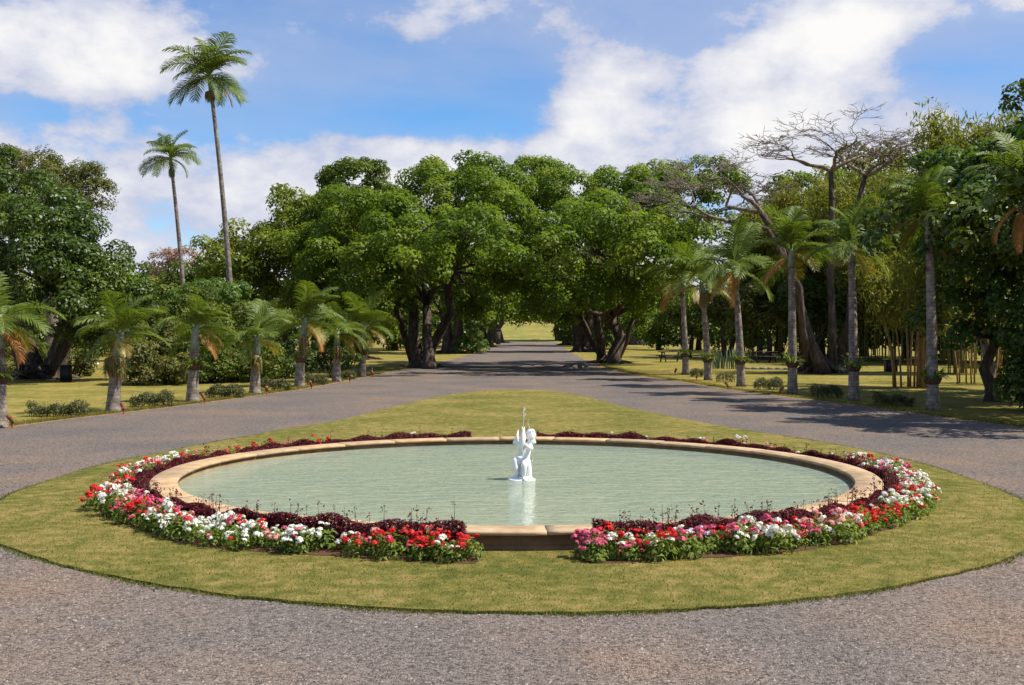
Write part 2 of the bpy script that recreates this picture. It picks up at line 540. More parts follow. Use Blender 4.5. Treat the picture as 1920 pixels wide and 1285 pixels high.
M['leaf_hedge'] = leaf_mat('leaf_hedge', [(0.045, 0.060, 0.018), (0.08, 0.095, 0.030), (0.13, 0.135, 0.045), (0.19, 0.14, 0.06)], 0.25, 0.5, 0.3, 2.0)
M['leaf_agave'] = leaf_mat('leaf_agave', [(0.08, 0.12, 0.07), (0.14, 0.19, 0.11), (0.22, 0.26, 0.17)], 0.1, 0.5, 0.3, 1.0)
M['leaf_croton'] = leaf_mat('leaf_croton', [(0.16, 0.03, 0.02), (0.24, 0.13, 0.03), (0.10, 0.13, 0.03), (0.36, 0.27, 0.05)], 0.25, 0.5, 0.3, 3.0)
M['leaf_cream'] = leaf_mat('leaf_cream', [(0.34, 0.30, 0.12), (0.5, 0.45, 0.22), (0.58, 0.54, 0.32)], 0.25, 0.5, 0.3, 2.0)
M['leaf_fern'] = leaf_mat('leaf_fern', [(0.07, 0.12, 0.015), (0.14, 0.20, 0.025), (0.23, 0.24, 0.04)], 0.35, 0.5, 0.3, 1.0)
M['frond'] = leaf_mat('palm_frond', [(0.055, 0.095, 0.014), (0.11, 0.165, 0.024), (0.18, 0.23, 0.038), (0.27, 0.28, 0.07)], 0.35, 0.48, 0.28, 0.8)
M['frond_y'] = leaf_mat('palm_frond_yellowing', [(0.16, 0.17, 0.03), (0.28, 0.23, 0.05), (0.42, 0.24, 0.06)], 0.3, 0.45, 0.4, 1.2)
M['frond_dead'] = leaf_mat('palm_frond_orange', [(0.34, 0.13, 0.035), (0.46, 0.20, 0.055), (0.55, 0.30, 0.09)], 0.3, 0.55, 0.2, 2.0)
M['stalk'] = leaf_mat('fruit_stalk', [(0.30, 0.24, 0.08), (0.40, 0.32, 0.13), (0.30, 0.17, 0.07)], 0.2, 0.6, 0.2, 3.0)
M['moss'] = leaf_mat('hanging_moss', [(0.09, 0.11, 0.02), (0.15, 0.16, 0.03), (0.20, 0.19, 0.05)], 0.3, 0.7, 0.1, 3.0)
M['shaft'] = surf_mat('crownshaft', [(0.3, (0.13, 0.16, 0.09)), (0.6, (0.24, 0.27, 0.19)), (0.8, (0.32, 0.25, 0.15))], 3, 5, 0.5, 0.2, 20, (2, 2, .5))
M['basket'] = surf_mat('coir_collar', [(0.3, (0.05, 0.03, 0.02)), (0.7, (0.14, 0.085, 0.05))], 14, 6, 0.95, 0.8, 50)
M['bamboo'] = surf_mat('bamboo_culm', [(0.3, (0.20, 0.10, 0.035)), (0.6, (0.36, 0.20, 0.07)), (0.8, (0.30, 0.24, 0.08))], 3, 4, 0.45, 0.1, 20, (1, 1, 0.4))
M['bamboo_green'] = surf_mat('bamboo_culm_green', [(0.3, (0.10, 0.11, 0.03)), (0.6, (0.20, 0.18, 0.06)), (0.8, (0.26, 0.19, 0.07))], 3, 4, 0.5, 0.1, 20, (1, 1, 0.4))
M['black'] = surf_mat('black_paint', [(0.3, (0.012, 0.012, 0.012)), (0.7, (0.025, 0.025, 0.026))], 6, 3, 0.5, 0.1)
M['table_wood'] = surf_mat('dark_table_wood', [(0.3, (0.016, 0.014, 0.013)), (0.7, (0.045, 0.040, 0.036))], 5, 5, 0.7, 0.3, 20, (1, 6, 6))
M['terracotta'] = surf_mat('terracotta_brown', [(0.3, (0.17, 0.065, 0.035)), (0.7, (0.27, 0.11, 0.06))], 8, 4, 0.8, 0.2)
M['stone_dark'] = surf_mat('basalt', [(0.3, (0.03, 0.03, 0.03)), (0.55, (0.09, 0.085, 0.08)), (0.75, (0.22, 0.21, 0.20))], 3, 6, 0.9, 0.6, 9, (1, 1, 1), 0.1, 0.05)
M['kerb'] = surf_mat('kerb_stone', [(0.3, (0.20, 0.19, 0.18)), (0.7, (0.36, 0.34, 0.32))], 4, 5, 0.9, 0.3)
M['white'] = surf_mat('white_plate', [(0.3, (0.7, 0.7, 0.68)), (0.7, (0.8, 0.8, 0.78))], 4, 3, 0.5, 0.1)


def palm_trunk_mat(name, k):
    m, N, L = new_mat(name)
    tcn = N.new('ShaderNodeTexCoord')
    sx = N.new('ShaderNodeSeparateXYZ'); L.new(tcn.outputs['Object'], sx.inputs[0])
    n1 = N.new('ShaderNodeTexNoise'); n1.inputs['Scale'].default_value = 5; n1.inputs['Detail'].default_value = 6
    L.new(tcn.outputs['Object'], n1.inputs['Vector'])
    ma = N.new('ShaderNodeMath'); ma.operation = 'MULTIPLY_ADD'; L.new(n1.outputs['Fac'], ma.inputs[0]); ma.inputs[1].default_value = 0.06
    L.new(sx.outputs['Z'], ma.inputs[2])
    sc = N.new('ShaderNodeMath'); sc.operation = 'MULTIPLY'; L.new(ma.outputs[0], sc.inputs[0]); sc.inputs[1].default_value = k
    fr = N.new('ShaderNodeMath'); fr.operation = 'FRACT'; L.new(sc.outputs[0], fr.inputs[0])
    ring = ramp(N, [(0.0, (0.35, 0.33, 0.31)), (0.16, (1, 1, 1)), (0.9, (0.92, 0.92, 0.92)), (1.0, (0.5, 0.48, 0.46))])
    L.new(fr.outputs[0], ring.inputs[0])
    base = ramp(N, [(0.3, (0.10, 0.080, 0.06)), (0.5, (0.23, 0.19, 0.155)), (0.7, (0.38, 0.33, 0.28))])
    L.new(n1.outputs['Fac'], base.inputs[0])
    mx = N.new('ShaderNodeMix'); mx.data_type = 'RGBA'; mx.blend_type = 'MULTIPLY'; mx.inputs[0].default_value = 0.85
    L.new(base.outputs[0], mx.inputs[6]); L.new(ring.outputs[0], mx.inputs[7])
    p = N.new('ShaderNodeBsdfPrincipled'); p.inputs['Roughness'].default_value = 0.9; p.inputs['Specular IOR Level'].default_value = 0.15
    L.new(mx.outputs[2], p.inputs['Base Color'])
    bp = N.new('ShaderNodeBump'); bp.inputs['Strength'].default_value = 0.7; bp.inputs['Distance'].default_value = 0.02
    L.new(n1.outputs['Fac'], bp.inputs['Height']); L.new(bp.outputs[0], p.inputs['Normal'])
    o = N.new('ShaderNodeOutputMaterial'); L.new(p.outputs[0], o.inputs[0])
    return m


M['palm_trunk'] = palm_trunk_mat('palm_trunk', 9.0)


def petal_mat(name, a, b):
    return leaf_mat(name, [a, b], 0.2, 0.6, 0.2, 4.0)


M['fl_white'] = petal_mat('petal_white', (0.72, 0.72, 0.66), (0.82, 0.82, 0.78))
M['fl_red'] = petal_mat('petal_red', (0.52, 0.012, 0.016), (0.72, 0.030, 0.028))
M['fl_pink'] = petal_mat('petal_pink', (0.62, 0.08, 0.18), (0.72, 0.16, 0.26))
M['fl_salmon'] = petal_mat('petal_salmon', (0.68, 0.27, 0.24), (0.75, 0.42, 0.38))
M['fl_lilac'] = petal_mat('petal_lilac', (0.46, 0.36, 0.62), (0.62, 0.52, 0.72))


# ------------------------------------------------------------------ ground
def unit(a):
    return a / np.maximum(np.linalg.norm(a, axis=-1, keepdims=True), 1e-9)


def sheet(name, pts, z, mat, thick=0.0):
    """flat polygon (counter-clockwise list of xy) as a triangulated sheet"""
    import bmesh
    bm = bmesh.new()
    vs_ = [bm.verts.new((p[0], p[1], z)) for p in pts]
    f = bm.faces.new(vs_)
    f.normal_update()
    if f.normal.z < 0:
        f.normal_flip()
    if thick:
        r = bmesh.ops.extrude_face_region(bm, geom=[f])
        # the original face stays at the top, the copy goes down
        for v in [g for g in r['geom'] if isinstance(g, bmesh.types.BMVert)]:
            v.co.z -= thick
        bmesh.ops.recalc_face_normals(bm, faces=bm.faces)
    bmesh.ops.triangulate(bm, faces=[x for x in bm.faces if len(x.verts) > 4])
    me = bpy.data.meshes.new(name)
    bm.to_mesh(me); bm.free()
    me.materials.append(mat)
    return obj(name, me)


def smooth_closed(pts, n=8):
    """closed Catmull-Rom through pts"""
    P = [np.array(p, float) for p in pts]
    k = len(P); out = []
    for i in range(k):
        p0, p1, p2, p3 = P[i - 1], P[i], P[(i + 1) % k], P[(i + 2) % k]
        for j in range(n):
            t = j / n
            out.append(0.5 * ((2 * p1) + (-p0 + p2) * t + (2 * p0 - 5 * p1 + 4 * p2 - p3) * t * t + (-p0 + 3 * p1 - 3 * p2 + p3) * t ** 3))
    return [tuple(o) for o in out]


def inside(poly, P):
    poly = np.asarray(poly); x, y = P[:, 0], P[:, 1]
    c = np.zeros(len(P), bool)
    j = len(poly) - 1
    for i in range(len(poly)):
        xi, yi = poly[i]; xj, yj = poly[j]
        m = ((yi > y) != (yj > y)) & (x < (xj - xi) * (y - yi) / (yj - yi + 1e-12) + xi)
        c ^= m
        j = i
    return c


# terrain: flat garden, then the field that rises behind the avenue
gx = np.concatenate([np.linspace(-1500, -160, 8), np.linspace(-120, 120, 25), np.linspace(160, 1500, 8)])
gy = np.concatenate([np.linspace(-60, 200, 27), np.linspace(215, 420, 22), np.linspace(450, 2500, 12)])
XX, YY = np.meshgrid(gx, gy)


def terrain_z(y):
    t = np.clip((y - 215) / 150.0, 0, 1)
    return 11.0 * t * t * (3 - 2 * t)


ZZ = terrain_z(YY)
vv = np.stack([XX, YY, ZZ], -1).reshape(-1, 3)
W = len(gx)
fq = [(r * W + c, r * W + c + 1, (r + 1) * W + c + 1, (r + 1) * W + c) for r in range(len(gy) - 1) for c in range(W - 1)]
mi = [1 if vv[f[0]][1] > 205 else 0 for f in fq]
gme = mesh_np('ground', vv, np.array(fq), [4] * len(fq), M['lawn'])
gme.materials.append(M['field'])
gme.polygons.foreach_set('material_index', mi)
tag(obj('ground', gme), kind='structure')

LEFT_EDGE = [(0, 803), (110, 788), (212, 776), (300, 766), (370, 757), (430, 749), (480, 742), (560, 731), (630, 718), (700, 704),
             (742, 695), (800, 685), (850, 674), (905, 659), (925, 651), (936, 644), (946, 639)]
RIGHT_EDGE = [(1040, 639), (1048, 644), (1056, 651), (1068, 659), (1095, 674), (1120, 686), (1170, 699), (1215, 707), (1290, 718),
              (1365, 731), (1480, 745), (1600, 759), (1735, 778), (1830, 790), (1920, 802)]
le = [G(*p) for p in LEFT_EDGE]
re = [G(*p) for p in RIGHT_EDGE]
court = [(-34, 6), (-26, 18), (-18.5, 25)] + [(p.x + rng.normal(0, .06), p.y) for p in le] + \
        [(p.x + rng.normal(0, .06), p.y) for p in re] + [(18.5, 24), (26, 17), (34, 6), (34, -25), (-34, -25)]
tag(sheet('gravel_drive', court, 0.004, M['gravel']), kind='structure')

ISL_PX = [(0, 943), (80, 908), (190, 875), (300, 851), (420, 828), (540, 806), (640, 789), (740, 764), (830, 744), (900, 735), (965, 732),
          (1030, 734), (1095, 744), (1170, 764), (1290, 789), (1420, 812), (1540, 831), (1660, 855), (1780, 888), (1880, 926)]
isl = [G(*p) for p in ISL_PX]
isl = [(p.x, p.y) for p in isl]
isl += [(x, y) for x, y in [(G(1975, 985).x, G(1975, 985).y), (G(1900, 1045).x, G(1900, 1045).y), (G(1700, 1098).x, G(1700, 1098).y),
                            (G(1450, 1133).x, G(1450, 1133).y), (G(1200, 1150).x, G(1200, 1150).y), (G(950, 1152).x, G(950, 1152).y),
                            (G(700, 1143).x, G(700, 1143).y), (G(450, 1122).x, G(450, 1122).y), (G(230, 1088).x, G(230, 1088).y),
                            (G(70, 1048).x, G(70, 1048).y), (G(-40, 1000).x, G(-40, 1000).y)]]
isl = smooth_closed(isl, 10)
isl = [(x + rng.normal(0, .012), y + rng.normal(0, .012)) for x, y in isl]
tag(sheet('island_lawn', isl, 0.03, M['island'], 0.04), kind='structure')
CX, CY = G(967, 905).x, 19.05          # centre of the fountain
R_OUT, R_IN, R_WALL, RIM = 5.80, 5.38, 5.70, 0.26


def bed_out(a):
    """outer radius of the planting bed by angle (a = -pi/2 faces the house)"""
    return 6.54 - 0.06 * abs(math.cos(a)) ** 1.5 + 0.06 * math.sin(5 * a + 1) + 0.06 * math.sin(11 * a)


def polar(a, r, z=0.0):
    return Vector((CX + r * math.cos(a), CY + r * math.sin(a), z))


GAP_F0, GAP_F1 = -math.pi / 2 - 0.07, -math.pi / 2 + 0.115
GAP_B0, GAP_B1 = math.pi / 2 - 0.08, math.pi / 2 + 0.13
BEDS = (('left', GAP_B1, 2 * math.pi + GAP_F0), ('right', GAP_F1, GAP_B0))
for nm, a0, a1 in BEDS:
    n = 60
    ring = [polar(a0 + (a1 - a0) * i / n, 5.6) for i in range(n + 1)] + \
           [polar(a0 + (a1 - a0) * i / n, bed_out(a0 + (a1 - a0) * i / n) + rng.normal(0, .025)) for i in range(n, -1, -1)]
    tag(sheet('soil_bed', [(p.x, p.y) for p in ring], 0.036, M['soil']), kind='structure')


# grass blades on the island (uncountable)
def blades(name, P, hmin, hmax, w, mat, z, parent=None):
    n = len(P)
    a = rng.uniform(0, 2 * math.pi, n)
    h = rng.uniform(hmin, hmax, n)
    le_ = rng.normal(0, 0.55, (n, 2)) * h[:, None]
    d = np.stack([np.cos(a), np.sin(a)], -1) * (w * rng.uniform(.6, 1.4, n))[:, None]
    v = np.zeros((n, 3, 3), np.float32)
    v[:, 0, :2] = P - d; v[:, 1, :2] = P + d; v[:, 2, :2] = P + le_
    v[:, 0, 2] = v[:, 1, 2] = z; v[:, 2, 2] = z + h
    me = mesh_np(name, v, np.arange(3 * n), [3] * n, mat, False, rng.beta(2, 2, n))
    return obj(name, me, parent)


def clear_bed(P):
    dx, dy = P[:, 0] - CX, P[:, 1] - CY
    r = np.hypot(dx, dy); a = np.arctan2(dy, dx)
    bo = 6.49 - 0.06 * np.abs(np.cos(a)) ** 1.5 + 0.06 * np.sin(5 * a + 1) + 0.06 * np.sin(11 * a)
    gap = (np.abs(a + math.pi / 2 - .022) < 0.097) | (np.abs(a - math.pi / 2 - 0.025) < 0.1)
    return (r > bo) | (gap & (r > 5.75))


P = np.stack([rng.uniform(-11, 11, 520000), rng.uniform(10, 48, 520000)], -1)
keep = rng.uniform(0, 1, len(P)) < np.clip(1.1 - (P[:, 1] - 10) / 13, 0.10, 1)
P = P[keep]
P = P[inside(isl, P) & clear_bed(P)]
tag(blades('grass', P, 0.008, 0.03, 0.0045, M['blade'], 0.03), 'short mown yellow green grass of the lawn island round the fountain', 'grass', kind='stuff')
seg = np.array(isl); nxt = np.roll(seg, -1, 0)
k = rng.integers(0, len(seg), 32000)
P = seg[k] + (nxt[k] - seg[k]) * rng.uniform(0, 1, (32000, 1)) + rng.normal(0, 0.04, (32000, 2)) * (1 + 0.8 * np.sin(k * 0.37))[:, None]
P = P[P[:, 1] < 30]
tag(blades('grass_edge', P, 0.012, 0.038, 0.006, M['blade_edge'], 0.008), 'darker ragged grass tufts along the rim of the lawn island', 'grass', kind='stuff')
# ragged turf edge along the gravel on both sides
for nm, ed, s in (('left', le, -1), ('right', re, 1)):
    pts = np.array([(p.x, p.y) for p in ed if p.y < 90])
    kk = rng.integers(0, len(pts) - 1, 14000)
    P = pts[kk] + (pts[kk + 1] - pts[kk]) * rng.uniform(0, 1, (14000, 1)) + np.abs(rng.normal(0, .35, (14000, 1))) * np.array([[s, 0.25]])
    tag(blades('grass_edge', P, 0.03, 0.09, 0.012, M['blade'], 0.004), 'loose turf edge along the %s side of the gravel drive' % nm, 'grass', kind='stuff')
M['earth'] = surf_mat('bare_earth', [(0.3, (0.17, 0.105, 0.055)), (0.7, (0.30, 0.20, 0.11))], 3, 6, 0.95, 0.5, 30, coord='Object')
for nm, ed, s_ in (('left', le, -1), ('right', re, 1)):
    a_ = [p for p in ed if p.y < 100]
    dense = []
    for p, q in zip(a_[:-1], a_[1:]):
        for t_ in np.linspace(0, 1, 12, endpoint=False):
            dense.append(p.lerp(q, float(t_)))
    ph = rng.uniform(0, 6)
    wv = [max(.08, .45 + .22 * math.sin(i * .21 + ph) + .16 * math.sin(i * .57) + rng.normal(0, .05)) for i in range(len(dense))]
    outer = [(p.x + s_ * w_, p.y + .25 * w_) for p, w_ in zip(dense, wv)]
    inner_ = [(p.x - s_ * (.12 + rng.uniform(0, .1)), p.y - .05) for p in dense]
    tag(sheet('earth_verge', outer + inner_[::-1], 0.008, M['earth']), kind='structure')
# loose gravel stones in the foreground (uncountable)
n = 60000
P = np.stack([rng.uniform(-8.5, 8.5, n), 7.6 + 9.0 * rng.beta(1, 2.2, n)], -1)
P = P[~inside(isl, P)]
n = len(P)
s = rng.gamma(4, 0.0013, n) + 0.003
octa = np.array([(1, 0, 0), (0, 1, 0), (-1, 0, 0), (0, -1, 0), (0, 0, 1)], float)
an = rng.uniform(0, 6.28, n); ca, sa = np.cos(an), np.sin(an)
sx, sy, sz = s * rng.uniform(.8, 1.4, n), s * rng.uniform(.7, 1.1, n), s * rng.uniform(.5, 1.0, n)
ov = np.zeros((n, 5, 3))
for i, q in enumerate(octa):
    x, y = q[0] * sx, q[1] * sy
    ov[:, i, 0] = P[:, 0] + x * ca - y * sa; ov[:, i, 1] = P[:, 1] + x * sa + y * ca; ov[:, i, 2] = 0.003 + q[2] * sz
ov[:, 4, :2] += rng.normal(0, .35, (n, 2)) * s[:, None]
ff = np.array([(0, 1, 4), (1, 2, 4), (2, 3, 4), (3, 0, 4)])
fa = (ff[None] + (np.arange(n) * 5)[:, None, None]).reshape(-1)
tag(obj('gravel', mesh_np('gravel', ov, fa, [3] * (4 * n), M['pebble'], False, np.repeat(rng.beta(2, 2, n), 4))),
    'loose grey brown gravel stones on the near court', 'gravel', kind='stuff')

# ------------------------------------------------------------------ fountain
pool = thing('fountain_pool', 'large round fountain basin with sandstone coping inside the flower beds', 'fountain', (CX, CY, 0))
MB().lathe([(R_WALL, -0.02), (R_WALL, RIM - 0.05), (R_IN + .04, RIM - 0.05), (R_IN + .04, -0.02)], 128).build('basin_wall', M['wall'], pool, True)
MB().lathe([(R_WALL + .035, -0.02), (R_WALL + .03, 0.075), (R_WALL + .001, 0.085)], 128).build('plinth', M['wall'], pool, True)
MB().lathe([(R_IN + 0.05, -0.015), (2.5, -0.015), (0.001, -0.015)], 96).build('basin_floor', M['floor'], pool)
NS = 30
cs = MB()
da = 2 * math.pi / NS
prof = [(R_IN, RIM - .048), (R_IN, RIM - .012), (R_IN + .014, RIM), (R_OUT - .016, RIM), (R_OUT, RIM - .014), (R_OUT, RIM - .048)]
sub = 8
vs_, fs = [], []
for i in range(sub + 1):
    a = -da / 2 + 0.0012 + (da - 0.0024) * i / sub
    for (r, z) in prof:
        vs_.append((r * math.cos(a), r * math.sin(a), z))
m_ = len(prof)
for i in range(sub):
    for j in range(m_):
        j2 = (j + 1) % m_
        fs.append((i * m_ + j, (i + 1) * m_ + j, (i + 1) * m_ + j2, i * m_ + j2))
fs.append(tuple(range(m_))); fs.append(tuple(sub * m_ + j for j in range(m_ - 1, -1, -1)))
cme = cs.add(vs_, fs).mesh('coping_stone', M['coping'])
for i in range(NS):
    o = obj('coping_stone', cme, pool)
    o.rotation_euler = (rng.normal(0, .0006), rng.normal(0, .0006), da * i + 0.06)
    o.location.z = rng.normal(0, .0012)
tag(MB().lathe([(R_IN + .035, 0.135), (3.0, 0.135), (0.001, 0.135)], 96, (CX, CY, 0)).build('water', M['water']), kind='structure')

# statue ---------------------------------------------------------------
def skin_mesh(name, joints, edges, mat, sub=2):
    me = bpy.data.meshes.new(name)
    names = list(joints)
    me.from_pydata([joints[n_][0] for n_ in names], [(names.index(a), names.index(b)) for a, b in edges], [])
    o = bpy.data.objects.new(name, me)
    col.objects.link(o)
    md = o.modifiers.new('skin', 'SKIN')
    md.use_smooth_shade = True
    for i, n_ in enumerate(names):
        r = joints[n_][1]
        me.skin_vertices[0].data[i].radius = (r, r) if not isinstance(r, tuple) else r
    me.skin_vertices[0].data[0].use_root = True
    sm = o.modifiers.new('sub', 'SUBSURF'); sm.levels = sub; sm.render_levels = sub
    dg = bpy.context.evaluated_depsgraph_get()
    em = bpy.data.meshes.new_from_object(o.evaluated_get(dg))
    bpy.data.objects.remove(o)
    em.name = name
    em.materials.clear(); em.materials.append(mat)
    em.polygons.foreach_set('use_smooth', np.ones(len(em.polygons), bool))
    return em


SB = G(979, 899, 0.135)
statue = thing('cherub_statue', 'white cherub statue seated on a rock holding up a spouting fish', 'statue', (SB.x, SB.y, 0))
statue.scale = (.84, .84, 1)
Z0 = 0.135
J = {
    'pelvis': ((0.035, 0.00, Z0 + .30), .098), 'belly': ((0.045, -.01, Z0 + .40), .092), 'chest': ((0.075, 0, Z0 + .52), .090),
    'neck': ((0.125, -.005, Z0 + .60), .046), 'nape': ((0.165, -.005, Z0 + .67), .045),
    'hipL': ((-.05, -.03, Z0 + .29), .082), 'kneeL': ((-.165, -.13, Z0 + .335), .068), 'shinL': ((-.13, -.12, Z0 + .20), .058), 'ankL': ((-.10, -.07, Z0 + .07), .036), 'toeL': ((-.19, -.14, Z0 + .03), .028),
    'hipR': ((.07, -.05, Z0 + .27), .080), 'kneeR': ((.035, -.20, Z0 + .26), .064), 'shinR': ((.03, -.19, Z0 + .15), .054), 'ankR': ((.025, -.16, Z0 + .04), .036), 'toeR': ((.04, -.24, Z0 + .015), .028),
    'shL': ((0.0, -.01, Z0 + .565), .052), 'elL': ((-.075, -.09, Z0 + .535), .042), 'wrL': ((-.02, -.11, Z0 + .65), .032), 'haL': ((0.0, -.10, Z0 + .69), .034),
    'shR': ((.155, -.02, Z0 + .555), .052), 'elR': ((.185, -.12, Z0 + .50), .042), 'wrR': ((.09, -.16, Z0 + .555), .032), 'haR': ((.045, -.145, Z0 + .59), .034),
}
E = [('pelvis', 'belly'), ('belly', 'chest'), ('chest', 'neck'), ('neck', 'nape'),
     ('pelvis', 'hipL'), ('hipL', 'kneeL'), ('kneeL', 'shinL'), ('shinL', 'ankL'), ('ankL', 'toeL'),
     ('pelvis', 'hipR'), ('hipR', 'kneeR'), ('kneeR', 'shinR'), ('shinR', 'ankR'), ('ankR', 'toeR'),
     ('chest', 'shL'), ('shL', 'elL'), ('elL', 'wrL'), ('wrL', 'haL'), ('chest', 'shR'), ('shR', 'elR'), ('elR', 'wrR'), ('wrR', 'haR')]
body = obj('figure', skin_mesh('figure', J, E, M['marble']), statue)


def rock(mb, c, r, n=8, seed=0, tint=.5):
    rg = np.random.default_rng(seed)
    v = []; f = []
    rows = 5
    for i in range(rows + 1):
        ph = math.pi * i / rows
        for k in range(n):
            th = 2 * math.pi * k / n
            q = 1 + rg.normal(0, .11)
            v.append((c[0] + r[0] * q * math.sin(ph) * math.cos(th), c[1] + r[1] * q * math.sin(ph) * math.sin(th), c[2] + r[2] * q * math.cos(ph)))
    for i in range(rows):
        for k in range(n):
            k2 = (k + 1) % n
            f.append((i * n + k, (i + 1) * n + k, (i + 1) * n + k2, i * n + k2))
    mb.add(v, f, tint)
    return mb


HC = Vector((.172, -.012, Z0 + .725))


def ellipsoid(c, r, seg=20, rows=14):
    mb = MB()
    mb.lathe([(max(math.sin(math.pi * i / rows), 1e-4), -math.cos(math.pi * i / rows)) for i in range(rows + 1)], seg)
    mb.v = [mb.v[0] * np.array(r, dtype=np.float32) + np.array(list(c), dtype=np.float32)]
    return mb


head = ellipsoid(HC, (.078, .086, .094)).build('head', M['marble'], statue, True)
hair = MB()
for i in range(110):
    u = unit(rng.normal(0, 1, (1, 3)))[0]
    if u[2] < -.35 or (u[1] < -.25 and u[2] < .52):
        continue
    rock(hair, HC + Vector((u[0] * .079, u[1] * .087, u[2] * .094)), (.019, .019, .017), 6, i)
hair.build('hair', M['marble'], head, True)
fx, fy, fz = HC.x - .008, HC.y - .085, HC.z
ellipsoid((fx, fy + .002, fz - .012), (.011, .016, .018), 8, 6).build('nose', M['marble'], head, True)
ellipsoid((fx, fy + .012, fz - .046), (.018, .010, .007), 8, 6).build('mouth', M['marble'], head, True)
ellipsoid((fx, fy + .024, fz - .072), (.024, .018, .016), 8, 6).build('chin', M['marble'], head, True)
for s_ in (-1, 1):
    ellipsoid((fx + s_ * .034, fy + .018, fz - .028), (.024, .018, .022), 8, 6).build('cheek', M['marble'], head, True)
    ellipsoid((fx + s_ * .029, fy + .012, fz + .012), (.016, .010, .008), 8, 6).build('brow', M['marble'], head, True)
    ellipsoid((HC.x + s_ * .080, HC.y + .008, fz - .012), (.010, .018, .024), 8, 6).build('ear', M['marble'], head, True)
fish = MB()
fish.tube([(-.02, -.11, Z0 + .50), (-.005, -.13, Z0 + .58), (.01, -.12, Z0 + .66), (.015, -.10, Z0 + .74), (.02, -.09, Z0 + .80), (.022, -.085, Z0 + .85)],
          [.03, .052, .058, .05, .036, .026], 10)
for s_ in (-1, 1):
    fish.tube([(.02 + s_ * .015, -.09, Z0 + .82), (.022 + s_ * .024, -.085, Z0 + .865)], [.018, .007], 6)
    fish.tube([(-.02, -.11, Z0 + .5), (-.03 + s_ * .05, -.11, Z0 + .43)], [.026, .012], 6)
fish.build('fish', M['marble'], statue, True)
for s_, c0 in ((-1, (-.055, .06, Z0 + .52)), (1, (.15, .10, Z0 + .52))):
    wing = MB()
    for q in range(6):
        t = q / 5
        base_ = Vector(c0) + Vector((s_ * .012 * q, .012 * q, .012 * q))
        tip = Vector(c0) + Vector((s_ * (.02 + .09 * t), .03 + .03 * t, .28 - .20 * t))
        mid = (base_ + tip) / 2 + Vector((s_ * .035, .01, .01))
        wing.tube([base_, mid, tip], [.026, .028, .008], 6)
    wing.build('wing', M['marble'], statue, True)
bs = MB()
rock(bs, (0.02, 0.05, Z0 + .12), (.17, .15, .19), 12, 9)
rock(bs, (0.12, -.04, Z0 + .14), (.075, .09, .22), 10, 10)
rock(bs, (-.06, -.05, Z0 + .0), (.24, .2, .055), 14, 11)
rock(bs, (.10, -.10, Z0 + .0), (.17, .16, .06), 12, 12)
bs.tube([(0.0, 0, 0), (0, 0, Z0)], [.16, .16], 14)
bs.build('rock_base', M['marble'], statue, True)
jt = thing('water_jet', 'thin water jet and falling drops above the fish of the statue', 'water jet', (SB.x, SB.y, 0))
jt.scale = (.84, .84, 1)
jet, drops = MB(), MB()
jx, jy, jz = .022, -.085, Z0 + .86
jet.tube([(jx, jy, jz), (jx + .004, jy, jz + .12), (jx + .010, jy, jz + .26), (jx + .022, jy, jz + .31)], [.006, .005, .006, .004], 6)
for i in range(46):
    t = rng.uniform(0, 1)
    ax = .022 + .16 * t + rng.normal(0, .012)
    az = .31 - 1.0 * t * t * .9 + rng.normal(0, .025)
    if i < 16:
        ax, az = .02 + rng.normal(0, .012), rng.uniform(.16, .33)
    rock(drops, (jx + ax, jy + rng.normal(0, .02), jz + az), [rng.uniform(.003, .008)] * 3, 5, i)
jet.build('stream', M['spray'], jt, True)
tag(drops.build('drops', M['spray'], jt, True), kind='stuff')


# ------------------------------------------------------------------ leaf tools
def leaf_quads(P, Nn, Ln, Wn, r, fold=0.25, droop=0.0):
    n = len(P)
    t = r.normal(0, 1, (n, 3)); t[:, 2] -= droop
    t -= Nn * np.sum(t * Nn, 1, keepdims=True); t = unit(t)
    b = np.cross(Nn, t)
    Ls = Ln * r.uniform(.7, 1.25, (n, 1)); Ws = Wn * r.uniform(.7, 1.25, (n, 1))
    q = np.empty((n, 4, 3))
    q[:, 0] = P - t * Ls * .5
    q[:, 1] = P + b * Ws * .5 + Nn * Ws * fold
    q[:, 2] = P + t * Ls * .5 - Nn * Ls * .08
    q[:, 3] = P - b * Ws * .5 + Nn * Ws * fold
    return q


def sph(n, r):
    return unit(r.normal(0, 1, (n, 3)))


